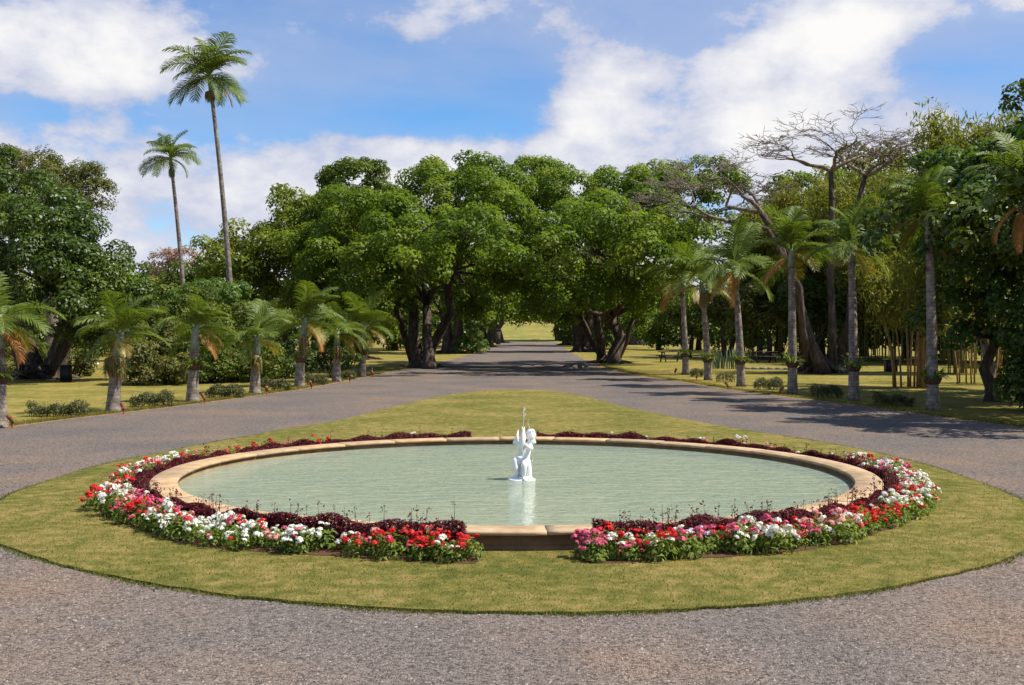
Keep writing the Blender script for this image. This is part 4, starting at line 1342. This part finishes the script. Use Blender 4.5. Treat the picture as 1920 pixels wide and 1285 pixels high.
# ------------------------------------------------------------------ bare tree at the right
def grow(mb, p, d, L_, rad, depth, r, zt):
    """sinuous branch that spreads into a flat umbrella"""
    n = 4
    pts, rd = [Vector(p)], [rad]
    dd = Vector(d)
    for i in range(n):
        dd = dd + Vector(r.normal(0, .24, 3))
        dd.z += (zt - dd.z) * .35
        dd.normalize()
        pts.append(pts[-1] + dd * L_ / n)
        rd.append(rad * (1 - .40 * (i + 1) / n))
    mb.tube(pts, rd, 7 if depth > 4 else (5 if depth > 1 else 3), .5, False)
    if depth == 0:
        return
    kids = 2 if r.uniform() < .62 else 3
    for k in range(kids):
        s_ = Vector(sph(1, r)[0]); s_.z *= .35
        nd = (dd * .8 + s_ * .9).normalized()
        j = n if k == 0 else int(r.integers(2, n + 1))
        grow(mb, pts[j], nd, L_ * r.uniform(.64, .88), max(rd[j] * (.88 if k == 0 else .68), .016), depth - 1, r, r.uniform(-.05, .45))


def bare_tree(label, base, stems, seed, depth=6, extra=None):
    r = np.random.default_rng(seed)
    base = Vector(base)
    t = thing('bare_tree', label, 'tree', base)
    tr, br = MB(), MB()
    for (a, mids, rad, dirs, L0) in stems:
        pts = [Vector(a) - base] + [Vector(q) - base for q in mids]
        n = len(pts)
        tr.tube(pts, [rad * (1.5 if i == 0 else 1 - .45 * i / (n - 1)) for i in range(n)], 10, wob=.1)
        for dv in dirs:
            grow(br, pts[-1], Vector(dv).normalized(), L0, rad * .48, depth, r, .35)
    for i in range(8):
        a = 2 * math.pi * i / 8
        tr.tube([(math.cos(a) * .3, math.sin(a) * .3, .9), (math.cos(a) * .9, math.sin(a) * .9, .3), (math.cos(a) * 2.0, math.sin(a) * 2.0, -.06)], [.2, .16, .06], 6)
    tr.build('trunk', M['bark'], t, True)
    br.build('branches', M['bark_grey'], t, True)
    return t


d = 66.0
bt = G(1535, 700)
bare_tree('large leafless spreading tree with several leaning grey trunks behind the right palms', bt, [
    (G(1545, 702), [D(1520, 640, d), D(1490, 540, d), D(1455, 440, d), D(1428, 400, d)], .30, [(-.9, .1, .5), (-.5, -.3, .8), (.2, .5, .8)], 2.1),
    (G(1558, 700), [D(1562, 620, d + 1), D(1556, 500, d + 1), D(1560, 380, d + 1), D(1558, 322, d + 1)], .27, [(-.8, .2, .5), (.7, .2, .5), (-.2, -.5, .8)], 2.0),
    (G(1570, 698), [D(1592, 600, d + 2), D(1600, 500, d + 2), D(1605, 400, d + 2), D(1622, 330, d + 2)], .25, [(.9, 0, .5), (-.4, .4, .8), (.5, -.5, .6)], 1.9),
    (G(1520, 700), [D(1505, 620, d - 1), D(1500, 540, d - 1), D(1440, 430, d - 1), D(1365, 415, d - 1)], .22, [(-.9, 0, .45), (-.6, .4, .6)], 2.2)], 91, 6)

# ------------------------------------------------------------------ right thicket
def bamboo(label, base, n, H, spread, seed, lean=.22, leaves=True, leafdens=1.0, group=None, zlow=.45, mat='leaf_bamboo', rad=.035, culm='bamboo', lw=(.32, .07), puff=.75):
    r = np.random.default_rng(seed)
    t = thing('bamboo', label, 'bamboo', base, 0, group)
    Q, T = [], []
    for k in range(n):
        a = r.uniform(0, 6.28); q = spread * math.sqrt(r.uniform())
        p = Vector((math.cos(a) * q, math.sin(a) * q, -.05))
        h = H * r.uniform(.7, 1.08)
        l_ = Vector((math.cos(a + r.normal(0, .5)), math.sin(a + r.normal(0, .5)), 0)) * lean * h * r.uniform(.4, 1.5)
        pts = [p + l_ * (u ** 1.8) + Vector((0, 0, h * (u - .10 * u ** 4))) for u in np.linspace(0, 1, 10)]
        mb = MB(); mb.tube(pts, [rad * (1 - .8 * i / 9) * (1.0) for i in range(10)], 6)
        mb.build('culm', M[culm], t, True)
        if leaves:
            nl = int(420 * leafdens * H / 8)
            u = zlow + (1 - zlow) * r.uniform(0, 1, nl)
            idx = u * 9; i0 = np.minimum(idx.astype(int), 8)
            PP = np.array([list(x) for x in pts])
            c = PP[i0] + (PP[i0 + 1] - PP[i0]) * (idx - i0)[:, None]
            c = c + sph(nl, r) * (.15 + puff * r.uniform(0, 1, (nl, 1))) * np.array([1, 1, .9])
            nn = unit(np.stack([r.normal(0, .8, nl), r.normal(0, .8, nl), np.abs(r.normal(.5, .5, nl))], -1))
            Q.append(leaf_quads(c, nn, lw[0], lw[1], r, .1, droop=1.2)); T.append(np.clip(r.normal(.45, .2, nl), 0, 1))
    if Q:
        Q = np.concatenate(Q)
        obj('foliage', mesh_np('foliage', Q, np.arange(len(Q) * 4), [4] * len(Q), M[mat], False, np.concatenate(T)), t)
    return t


b1 = G(1705, 727)
bamboo('clump of thick orange brown bamboo culms beside the sixth right palm', b1, 18, 8.0, .8, 301, .24, True, 1.5, rad=.05)
b2 = G(1835, 720)
bamboo('scattered thin orange bamboo culms under the broadleaf thicket', b2, 12, 6.0, 1.6, 302, .2, True, .5, rad=.042)
for i, (x, H, n, sp, dd_, lb) in enumerate(((1470, 14.0, 30, 3.2, 100, 'tall yellow green bamboo thicket behind the fourth and fifth right palms'),
                                         (1560, 15.0, 34, 3.6, 98, 'tall yellowish bamboo thicket behind the fifth right palm and bare trunks'),
                                         (1655, 15.6, 34, 3.6, 92, 'feathery straw coloured bamboo thicket rising behind the sixth right palm'),
                                         (1745, 14.6, 30, 3.0, 84, 'pale feathery bamboo tops behind the flat bright leaved tree'),
                                         (1835, 15.6, 34, 1.7, 66, 'tallest bamboo plume standing against the sky at the right'))):
    c = D(x, 640, dd_)
    bamboo(lb, (c.x, dd_, 0), n, H, sp, 310 + i, .10, True, 2.3, zlow=.30, rad=.04, culm='bamboo_green', lw=(.46, .10), puff=1.3)
# broadleaf thicket, dark, close to the road at the right edge
bR = Vector((D(1860, 640, 41).x, 41, 0))
make_tree('broadleaf_tree', 'dark broadleaf tree with large glossy leaves over the bamboo culms at the right', bR,
          px_lobes([(1830, 520, 70, 60, -1), (1890, 470, 80, 70), (1800, 590, 60, 45, -1), (1880, 590, 75, 60, -2), (1840, 420, 70, 45, 1), (1900, 380, 80, 45, 1), (1790, 470, 45, 50, 1),
                    (1950, 520, 80, 90), (1960, 640, 60, 50, -1), (1830, 630, 55, 22, 0)], 41),
          [(0, 0, .2, .2, 2.6, 1), (1.2, .3, 1.8, .6, 2.8, .8)], .2, M['leaf_broad'], seed=41, leafL=.24, leafW=.13, cr=.62, dens=.95, low=-.95, roots=False)
bR2 = Vector((D(1800, 640, 46).x, 46, 0))
make_tree('flat_tree', 'flat spreading bright leaved tree above the sixth right palm', bR2,
          px_lobes([(1800, 300, 66, 15), (1870, 300, 80, 22, 1), (1760, 300, 36, 10), (1920, 330, 60, 28), (1850, 350, 60, 20)], 46),
          [(1.2, 0, 1.6, .2, 6.0, 1)], .14, M['leaf_bright'], 'bark_grey', seed=42, leafL=.26, leafW=.12, cr=.42, dens=.9, roots=False)
bR3 = Vector((D(1985, 640, 44).x, 44, 0))
make_tree('edge_tree', 'tall leafy tree reaching in from the right edge against the sky', bR3,
          px_lobes([(1935, 205, 46, 52), (1990, 170, 60, 60), (1905, 270, 30, 26), (1960, 290, 60, 50), (2040, 260, 80, 90), (1880, 330, 30, 20, 1)], 44),
          [(0, 0, -.3, 0, 7.5, 1)], .22, M['leaf_mid'], seed=43, leafL=.22, leafW=.12, cr=.45, dens=.85, roots=False, loose=.4)
# shade giving tree that stands just outside the right border of the view, beside the road
bR4 = Vector((20.5, 33.0, 0))
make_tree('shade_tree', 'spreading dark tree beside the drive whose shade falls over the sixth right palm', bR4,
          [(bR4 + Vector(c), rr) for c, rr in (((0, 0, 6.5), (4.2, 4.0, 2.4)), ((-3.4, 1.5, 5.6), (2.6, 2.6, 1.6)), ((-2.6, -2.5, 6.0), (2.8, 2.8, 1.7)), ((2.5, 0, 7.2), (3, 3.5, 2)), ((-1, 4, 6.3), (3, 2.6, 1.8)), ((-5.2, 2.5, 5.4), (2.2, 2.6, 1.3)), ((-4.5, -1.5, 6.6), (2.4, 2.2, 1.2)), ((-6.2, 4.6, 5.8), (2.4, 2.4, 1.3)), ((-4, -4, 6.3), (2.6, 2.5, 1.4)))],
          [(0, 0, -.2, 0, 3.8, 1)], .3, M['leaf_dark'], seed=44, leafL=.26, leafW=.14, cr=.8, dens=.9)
bR5 = Vector((22.5, 43.0, 0))
make_tree('shade_tree', 'tall dark tree behind the right edge whose shade falls over the bamboo culms', bR5,
          [(bR5 + Vector(c), rr) for c, rr in (((0, 0, 8.0), (4.4, 4.2, 2.6)), ((-3.6, 2.5, 7.0), (2.8, 2.8, 1.8)), ((-3.2, -2.8, 6.8), (3.0, 2.8, 1.8)), ((2.8, 0, 8.4), (3, 3.5, 2)), ((-1, 5, 7.3), (3.2, 2.8, 1.9)), ((-4.6, 0, 5.6), (2.2, 2.4, 1.4)))],
          [(0, 0, -.2, 0, 4.2, 1)], .32, M['leaf_broad'], seed=48, leafL=.28, leafW=.16, cr=.85, dens=.95)
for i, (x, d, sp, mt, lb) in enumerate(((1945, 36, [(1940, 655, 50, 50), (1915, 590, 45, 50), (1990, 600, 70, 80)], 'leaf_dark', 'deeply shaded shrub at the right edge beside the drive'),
                                        (1640, 112, [(1640, 310, 60, 40), (1600, 370, 70, 50), (1700, 350, 60, 50), (1640, 450, 90, 60)], 'leaf_olive', 'green tree crown rising behind the bare branches and bamboo'),
                                        (1470, 110, [(1480, 365, 50, 36), (1530, 355, 50, 36), (1500, 430, 80, 50), (1440, 470, 50, 50)], 'leaf_avenue', 'round green tree behind the leafless branches and fourth right palm'))):
    c = D(x, 600, d)
    shrub('leafy_tree' if i > 0 else 'shrub', lb, (c.x, d, 0), px_lobes(sp, d), M[mt], 150 + i, cat='tree' if i > 0 else 'shrub', leafL=.4 if i > 0 else .22, leafW=.22 if i > 0 else .12, cr=1.0 if i > 0 else .5, dens=1.0)
# small trees behind the right lawn
for i, (x, d, sp, mt, lb) in enumerate(((1285, 104, [(1285, 590, 42, 30), (1255, 575, 36, 24), (1310, 600, 32, 26)], 'leaf_mid', 'small low branched tree behind the far picnic table'),
                                        (1362, 100, [(1362, 590, 34, 24), (1340, 570, 32, 24), (1390, 575, 30, 26)], 'leaf_olive', 'small single trunk olive tree behind the spiky plants'),
                                        (1430, 96, [(1425, 560, 40, 30), (1455, 590, 36, 30), (1405, 600, 30, 24)], 'leaf_olive', 'small twiggy olive tree behind the near picnic table'),
                                        (1520, 92, [(1500, 560, 44, 36), (1545, 590, 40, 36), (1590, 560, 44, 36)], 'leaf_dark', 'dark tree behind the bare tree trunks'))):
    c = D(x, 600, d)
    make_tree('small_tree', lb, (c.x, d, 0), px_lobes(sp, d), [(0, 0, -.3, 0, 1.6, 1), (.2, 0, .7, .2, 1.8, .8)], .28, M[mt], seed=45 + i, leafL=.3, leafW=.16, cr=.8, dens=.95, loose=.2)
c = G(1345, 649)
shrub('round_bush', 'small bright green round bush behind the second right palm', (c.x, c.y, 0), [(Vector((c.x, c.y, 1.0)), (1.3, 1.2, 1.0))], M['leaf_bright'], 78, leafL=.22, leafW=.12, cr=.5, dens=1.0)


# ------------------------------------------------------------------ small garden things
def clipped_bush(label, x0, x1, y, h_px, seed, group, thin=1.0):
    a, b = G(x0, y), G(x1, y)
    c = (a + b) / 2
    L_ = (b - a).length; h = h_px * c.y / F
    r = np.random.default_rng(seed)
    t = thing('clipped_bush', label, 'bush', (c.x, c.y, 0), 0, group)
    n = int(2600 * L_ * h * thin)
    s_ = np.stack([r.uniform(-.5, .5, n) * L_ * (1 - .12 * r.uniform(0, 1, n)), r.normal(0, .16, n), h * r.beta(2.2, 1.5, n)], -1)
    bump = .82 + .3 * np.sin(s_[:, 0] * 6.1 + seed) * np.sin(s_[:, 0] * 2.3)
    s_[:, 2] *= np.clip(bump, .6, 1.12)
    nn = unit(np.stack([r.normal(0, .6, n), r.normal(-.2, .6, n), np.abs(r.normal(.6, .5, n))], -1))
    Q = leaf_quads(s_, nn, .075, .034, r)
    obj('foliage', mesh_np('foliage', Q, np.arange(4 * n), [4] * n, M['leaf_hedge'], False, np.clip(r.normal(.45, .22, n), 0, 1)), t)
    mb = MB()
    for k in range(int(16 * L_)):
        x = r.uniform(-.46, .46) * L_
        mb.tube([(x, r.normal(0, .05), -.02), (x + r.normal(0, .04), r.normal(0, .06), h * .5), (x + r.normal(0, .09), r.normal(0, .1), h * r.uniform(.8, 1.05))], [.009, .007, .003], 4)
    mb.build('stem', M['bark'], t)


for i, (x0, x1, y, h, lb, side, th) in enumerate(((50, 168, 781, 29, 'longest low clipped bush, beside the end palm of the left row', 'left', 1),
                                    (243, 326, 763, 31, 'low clipped bush between the fruit brush palm and the short thick palm', 'left', 1),
                                    (384, 460, 746, 27, 'low clipped bush between the short thick palm and the arching palm', 'left', 1),
                                    (487, 548, 733, 25, 'low clipped bush between the arching palm and the orange fruit palm', 'left', 1),
                                    (572, 615, 722, 24, 'low clipped bush between the orange fruit palm and the pale shaft palm', 'left', 1),
                                    (638, 668, 712, 22, 'smallest clipped bush between the last two palms of the left row', 'left', 1),
                                    (1294, 1320, 707, 20, 'small clipped bush between the two farthest palms of the right row', 'right', 1),
                                    (1342, 1380, 717, 22, 'sparse twiggy bush between the second and third right palms', 'right', .5),
                                    (1412, 1468, 731, 24, 'square clipped bush between the third and fourth right palms', 'right', 1),
                                    (1518, 1580, 746, 26, 'shaded clipped bush between the fourth and fifth right palms', 'right', 1),
                                    (1636, 1715, 762, 26, 'deeply shaded clipped bush between the fifth and sixth right palms', 'right', 1))):
    clipped_bush(lb, x0, x1, y, h, 400 + i, 'clipped bushes along the %s side of the drive' % side, th)

# small brown path lights on spikes
for i, (x, y, lb) in enumerate(((23, 803, 'by the end palm of the left row'), (232, 777, 'by the fruit brush palm'), (384, 757, 'by the short thick palm'), (500, 741, 'by the arching palm'),
                                (584, 730, 'by the orange fruit palm'), (656, 718, 'by the pale shaft palm'), (700, 708, 'beside the thin sign post'), (1266, 703, 'by the farthest right palm'),
                                (1306, 714, 'by the second right palm'), (1365, 731, 'by the third right palm'), (1463, 741, 'by the fourth right palm'))):
    c = G(x, y)
    t = thing('path_light', 'small brown spike light in the grass ' + lb, 'path light', (c.x, c.y, 0), rng.uniform(0, 6), 'brown spike lights along the drive')
    s_ = .9
    MB().tube([(0, 0, -.05), (0, 0, .14 * s_)], [.022, .026], 8).build('spike', M['terracotta'], t, True)
    hd = MB(); hd.tube([(-.02, 0, .12), (.02, 0, .2), (.09, 0, .30), (.11, 0, .33)], [.03, .05, .065, .07], 10)
    hd.build('lamp_head', M['terracotta'], t, True)
    MB().box((0, .055, .17), (.02, .02, .1)).build('bracket', M['terracotta'], t)
    MB().lathe([(.001, .012), (.12, .010), (.16, .001)], 12, (0, -.05, .004)).build('mortar_pad', M['terracotta'], t)


def picnic_table(label, c, rz, sc=1.0):
    t = thing('picnic_table', label, 'picnic table', c, rz, None)
    t.scale = (sc, sc, sc)
    for k in range(5):
        MB().box((0, -.30 + .15 * k, .74), (1.8, .135, .045)).build('plank', M['table_wood'], t)
    for s_ in (-1, 1):
        for q in range(2):
            MB().box((0, s_ * (.66 + .15 * q), .44), (1.8, .135, .045)).build('seat_plank', M['table_wood'], t)
        x = s_ * .62
        MB().box((x, 0, .40), (.05, 1.7, .09)).build('cross_beam', M['table_wood'], t)
        MB().box((x, 0, .70), (.05, .7, .07)).build('top_beam', M['table_wood'], t)
        for q in (-1, 1):
            leg = MB(); leg.tube([(x + .05, q * .72, -.01), (x + .05, q * .26, .70)], [.055, .055], 4); leg.build('leg', M['table_wood'], t)
    return t


picnic_table('black picnic table on the far right lawn between the first right palm and the drive', G(1258, 679), .15, 1.08)
picnic_table('black picnic table in the tree shade behind the third and fourth right palms', G(1430, 681), .1, 1.15)
picnic_table('black picnic table under the dark glossy tree at the left', G(62, 712), .2, 1.0)


def bin_(label, c, w, h, plant=True):
    t = thing('planter_bin', label, 'planter', c)
    mb = MB(); mb.box((0, 0, h / 2 - .01), (w, w, h), None, .5, 1.06); mb.build('body', M['black'], t)
    mb = MB()
    for s_ in (-1, 1):
        mb.box((0, s_ * w * .53, h - .03), (w * 1.14, .05, .06)); mb.box((s_ * w * .53, 0, h - .028), (.05, w * 1.00, .056))
    mb.build('rim', M['black'], t)
    for k in range(4):
        MB().box((-w * .36 + k * w * .24, -w * .515, h * .45), (w * .2, .02, h * .8)).build('slat', M['black'], t)
    if plant:
        r = np.random.default_rng(5)
        n = 70
        P = np.stack([r.normal(0, w * .3, n), r.normal(0, w * .3, n), h + np.abs(r.normal(.1, .1, n))], -1)
        Q = leaf_quads(P, unit(r.normal(0, 1, (n, 3)) + np.array([0, 0, .6])), .2, .07, r)
        obj('plant', mesh_np('plant', Q, np.arange(4 * n), [4] * n, M['leaf_fern'], False, r.uniform(0, 1, n)), t)
    return t


bin_('square black planter on the lawn beside the orange bamboo clump', G(1670, 697), .62, .72)
bin_('square black bin under the dark glossy tree near the picnic bench', G(124, 716), .42, .82, False)
c = G(182, 692)
t = thing('garden_marker', 'small white tilted plate on a short post behind the fruit brush palm', 'marker', (c.x, c.y, 0))
MB().tube([(0, 0, -.03), (0, 0, .32)], [.02, .02], 6).build('post', M['black'], t)
MB().box((0, -.03, .34), (.26, .02, .12), Matrix.Rotation(-.9, 3, 'X')).build('plate', M['white'], t)
c = G(698, 704)
t = thing('sign_post', 'thin white post with a small flat sign beside the last left palm', 'sign', (c.x, c.y, 0))
MB().tube([(0, 0, -.03), (0, 0, .5)], [.014, .012], 6).build('post', M['white'], t)
MB().box((-.05, -.02, .53), (.24, .015, .10), Matrix.Rotation(-.7, 3, 'X')).build('plate', M['kerb'], t)
c = G(934, 646)
t = thing('gate_post', 'dark wooden post standing at the left edge of the distant drive', 'post', (c.x, c.y, 0))
MB().box((0, 0, 1.15), (.75, .6, 2.4)).build('shaft', M['bark'], t)
MB().box((0, 0, 2.42), (.95, .8, .14)).build('cap', M['bark'], t)

# upright spiky plants in a bed behind the second right palm
c = G(1357, 692)
t = thing('spiky_plant', 'tall upright grey green spiky plant clump behind the second and third right palms', 'plant', (c.x, c.y, 0))
r = np.random.default_rng(77)
for k in range(70):
    x, y = r.uniform(-1.05, 1.05), r.uniform(-.6, .6)
    h = r.uniform(.7, 1.45); l_ = r.normal(0, .12, 2); w = r.uniform(.03, .055); a = r.uniform(0, 3.14)
    cx_, cy_ = math.cos(a) * w, math.sin(a) * w
    mb = MB()
    v = []
    for u, ww in ((0, .6), (.4, 1), (.75, .8), (1, .05)):
        px_, py_, pz = l_[0] * u * u, l_[1] * u * u, h * u
        v += [(px_ - cx_ * ww, py_ - cy_ * ww, pz), (px_ + cx_ * ww, py_ + cy_ * ww, pz)]
    mb.add(v, [(0, 1, 3, 2), (2, 3, 5, 4), (4, 5, 7, 6)], float(r.uniform(0, 1)))
    mb.build('leaf_blade', M['leaf_agave'], t, False, (x, y, .02))
# croton and cream leaved border at the foot of the bare tree
for i in range(13):
    x = 1505 + i * 8.2
    c = G(x + rng.normal(0, 2), 699 + rng.normal(0, 1.0))
    cream = i >= 4
    t = thing('rosette_plant', 'cream yellow rosette plant in the border at the foot of the bare tree' if cream else 'red and yellow croton in the border beside the cream rosettes', 'plant', (c.x, c.y, 0), 0,
              'cream rosettes under the bare tree' if cream else 'crotons under the bare tree')
    n = 90
    r = np.random.default_rng(500 + i)
    s_ = sph(n, r); s_[:, 2] = np.abs(s_[:, 2])
    Q = leaf_quads(s_ * np.array([.22, .22, .34 if cream else .55]) * r.uniform(.5, 1, (n, 1)) + np.array([0, 0, .05]), unit(s_ + r.normal(0, .4, (n, 3))), .24, .07, r)
    obj('leaves', mesh_np('leaves', Q, np.arange(4 * n), [4] * n, M['leaf_cream' if cream else 'leaf_croton'], False, r.uniform(0, 1, n)), t)
    MB().tube([(0, 0, -.02), (0, 0, .15)], [.03, .02], 6).build('stem', M['bark'], t)
# low kerb of the bed in the right lawn
a, b = G(1380, 692), G(1500, 694)
t = thing('bed_kerb', 'long low pale kerb of the bed in front of the picnic table', 'kerb', ((a.x + b.x) / 2, (a.y + b.y) / 2, 0), math.atan2(b.y - a.y, b.x - a.x))
L_ = (b - a).length
for k in range(8):
    MB().box((-L_ / 2 + (k + .5) * L_ / 8, 0, .05), (L_ / 8 - .012, .16, .13)).build('stone', M['kerb'], t)

# round dry stone ruin with its wall, behind the right avenue tree
c = G(1196, 647)
t = thing('stone_ruin', 'round dry stone ruin of dark basalt behind the right avenue tree', 'ruin', (c.x, c.y, 0))
r = np.random.default_rng(88)
core = MB(); core.lathe([(1.95, -.1), (1.9, 1.2), (1.75, 2.4), (1.25, 3.6), (.6, 4.0), (.01, 4.1)], 20)
core.build('core', M['stone_dark'], t, True)
sm = MB(); rock(sm, (0, 0, 0), (.28, .16, .18), 7, 1); sme = sm.mesh('stone', M['stone_dark'])
for row in range(12):
    z = .12 + row * .3
    rr = np.interp(z, [0, 1.2, 2.4, 3.6], [1.95, 1.9, 1.75, 1.25])
    nst = int(2 * math.pi * rr / .52)
    for k in range(nst):
        a = 2 * math.pi * (k + .5 * (row % 2) + r.uniform(-.15, .15)) / nst
        if math.sin(a) > .45: continue
        o = obj('stone', sme, t, (rr * math.cos(a), rr * math.sin(a), z))
        o.rotation_euler = (r.normal(0, .2), r.normal(0, .2), a + math.pi / 2); s_ = r.uniform(.8, 1.15); o.scale = (s_, s_, s_)
a, b = G(1222, 646), G(1300, 645)
t = thing('stone_wall', 'low dark dry stone wall running from the ruin behind the lawn', 'wall', (a.x, a.y, 0), math.atan2(b.y - a.y, b.x - a.x))
L_ = (b - a).length
MB().box((L_ / 2, .25, .45), (L_, .3, .95)).build('core', M['stone_dark'], t)
for row in range(4):
    for k in range(int(L_ / .55)):
        o = obj('stone', sme, t, (.28 + k * .55 + .25 * (row % 2), .08, .14 + row * .25))
        o.rotation_euler = (r.normal(0, .2), r.normal(0, .2), r.normal(0, .15))

# ------------------------------------------------------------------ flower beds
def hedge(side, a0, a1, seed):
    r = np.random.default_rng(seed)
    t = thing('maroon_hedge', 'low dark maroon hedge hugging the %s half of the fountain rim' % side, 'hedge', (CX, CY, 0))
    L_ = abs(a1 - a0) * 6.1
    n = int(L_ * 3000)
    a = a0 + (a1 - a0) * r.uniform(0, 1, n)
    front = np.clip(-np.sin(a), 0, 1)
    h = .33 - .07 * np.abs(np.cos(a)) + .04 * front + .04 * np.sin(a * 9 + seed) * np.sin(a * 23) + .03 * np.sin(a * 51)
    u = r.normal(0, .5, n).clip(-1, 1)
    rr = 5.96 + u * (.14 - .03 * np.abs(np.cos(a)) + .03 * np.sin(a * 13))
    prof_ = np.sqrt(np.clip(1 - (u * .85) ** 2, .05, 1))
    z = .04 + h * prof_ * r.beta(3.2, 1.1, n)
    P = np.stack([rr * np.cos(a), rr * np.sin(a), z], -1)
    nn = unit(np.stack([np.cos(a) * u + r.normal(0, .5, n), np.sin(a) * u + r.normal(0, .5, n), .5 + np.abs(r.normal(0, .5, n))], -1))
    Q = leaf_quads(P, nn, .042, .022, r)
    # taller unclipped shoots
    m = int(L_ * 9)
    QQ = [Q]; st = MB()
    for k in range(m):
        aa = a0 + (a1 - a0) * r.uniform()
        if math.sin(aa) > .35 and r.uniform() < .7: continue
        r0 = 5.96 + r.uniform(-.12, .1)
        hh = .36 + .09 * max(0, -math.sin(aa)) + abs(r.normal(0, .07))
        p = np.array([r0 * math.cos(aa), r0 * math.sin(aa), 0])
        e = np.array([r.normal(0, .03), r.normal(0, .03), hh])
        st.tube([p + (0, 0, .03), p + e * .6, p + e], [.006, .004, .002], 4)
        uu = r.uniform(.6, 1, 9)
        pp = p + e * uu[:, None] + r.normal(0, .022, (9, 3))
        QQ.append(leaf_quads(pp, unit(r.normal(0, 1, (9, 3)) + [0, 0, .4]), .042, .02, r))
    Q = np.concatenate(QQ)
    obj('foliage', mesh_np('foliage', Q, np.arange(4 * len(Q)), [4] * len(Q), M['leaf_maroon'], False, np.clip(r.normal(.45, .2, len(Q)), 0, 1)), t)
    tag(st.build('shoots', M['bark'], t), kind='stuff')


for i, (nm, a0, a1) in enumerate(BEDS):
    hedge(nm, a0 + .03, a1 - .03 if nm == 'left' else a1, 600 + i)

fol = []
for k in range(4):
    r = np.random.default_rng(620 + k)
    n = 190
    s_ = sph(n, r); s_[:, 2] = np.abs(s_[:, 2])
    p = s_ * np.array([.19, .19, .24]) * r.uniform(.45, 1, (n, 1)) + np.array([0, 0, .02])
    Q = leaf_quads(p, unit(s_ + np.array([0, 0, .5]) + r.normal(0, .4, (n, 3))), .062, .026, r)
    fol.append(mesh_np('foliage', Q, np.arange(4 * n), [4] * n, M['leaf_flower'], False, np.clip(r.normal(.5, .2, n), 0, 1)))
heads = {}
for cname in ('white', 'red', 'pink', 'salmon', 'lilac'):
    heads[cname] = []
    for k in range(3):
        r = np.random.default_rng(640 + k)
        n = 22
        s_ = sph(n, r); s_[:, 2] = np.abs(s_[:, 2]) * .8 + .1
        s_ = unit(s_)
        p = s_ * np.array([.034, .034, .022])
        Q = leaf_quads(p, unit(s_ + r.normal(0, .18, (n, 3))), .026, .024, r, .02)
        heads[cname].append(mesh_np('flower_head', Q, np.arange(4 * n), [4] * n, M['fl_' + cname], False, r.uniform(0, 1, n)))

rf = np.random.default_rng(9)


def flower_colour(a, side):
    """colour patches along the bed as in the photograph"""
    u = math.degrees(a) % 360      # 180 = left, 270 = towards the house, 0 = right
    w = {'white': 1.0, 'red': 1.0, 'pink': .25, 'salmon': .2, 'lilac': .04}
    if side == 'left':
        if 178 < u < 196: w.update(red=2.0, white=1.2)
        if 196 < u < 212: w.update(white=2.6, red=.8)
        if 212 < u < 228: w.update(red=1.8, pink=.5)
        if 228 < u < 252: w.update(white=4.0, red=.5, pink=.3)
        if 252 < u < 266: w.update(red=3.2, white=.9)
    else:
        if 272 < u < 288: w.update(red=1.8, salmon=.7, white=.6, pink=.7)
        if 288 < u < 298: w.update(white=2.8, pink=.8, lilac=.4)
        if 298 < u < 325: w.update(red=2.4, pink=.9, salmon=.5, white=.6)
        if u > 325 or u < 20: w.update(white=2.2, red=1.3, pink=.4)
    k = list(w); p = np.array([w[q] for q in k]); return k[int(rf.choice(len(k), p=p / p.sum()))]


for side, a0, a1 in BEDS:
    rows = ((.18, .30), (.50, .33), (.82, .36))
    for (f_, sp_) in rows:
        a = a0 + .02
        while a < a1 - .01:
            bo = bed_out(a)
            rr = 6.10 + (bo - 6.10) * f_ + rf.normal(0, .04)
            back = math.sin(a) > .30
            narrow = (bo - 6.10) < .36
            if (narrow and f_ == .50) or (back and (f_ > .6 or rf.uniform() < .45)) or rf.uniform() < .07:
                a += sp_ / rr; continue
            cname = flower_colour(a, side)
            row = 'against the maroon hedge' if f_ < .4 else ('on the lawn edge' if f_ > .7 else 'in the middle of the bed')
            dg = abs(((a + math.pi / 2 + math.pi) % (2 * math.pi)) - math.pi)
            where = 'behind the fountain' if back else ('by the gap' if dg < .3 else ('on the front curve' if dg < .7 else ('on the wide curve' if dg < 1.1 else 'at the side tip')))
            p = polar(a, rr, .034)
            t = thing('flowering_plant', '%s flowers %s, %s, %s bed' % (cname, row, where, side), 'flower', p, rf.uniform(0, 6.28),
                      '%s flowers %s %s on the %s' % (cname, row, where, side))
            s_ = rf.uniform(.78, 1.25)
            t.scale = (s_, s_, s_ * rf.uniform(.85, 1.2))
            obj('foliage', fol[int(rf.integers(0, 4))], t)
            nh = int(rf.integers(6, 17)) if not back else int(rf.integers(3, 7))
            for k in range(nh):
                th, q = rf.uniform(0, 6.28), math.sqrt(rf.uniform()) * .19
                z = .245 - q * q * 3.2 + rf.uniform(0, .045)
                cc = cname if rf.uniform() < .88 else ('red', 'white', 'pink')[int(rf.integers(0, 3))]
                hme = heads[cc][int(rf.integers(0, 3))]
                h = obj('flower_head', hme, t, (q * math.cos(th), q * math.sin(th), max(z, .1)))
                hs = rf.uniform(.85, 1.35)
                h.scale = (hs, hs, hs); h.rotation_euler = (rf.normal(0, .3) + q * math.sin(th) * -2, rf.normal(0, .3) + q * math.cos(th) * 2, th)
            a += sp_ / rr * rf.uniform(.85, 1.2)
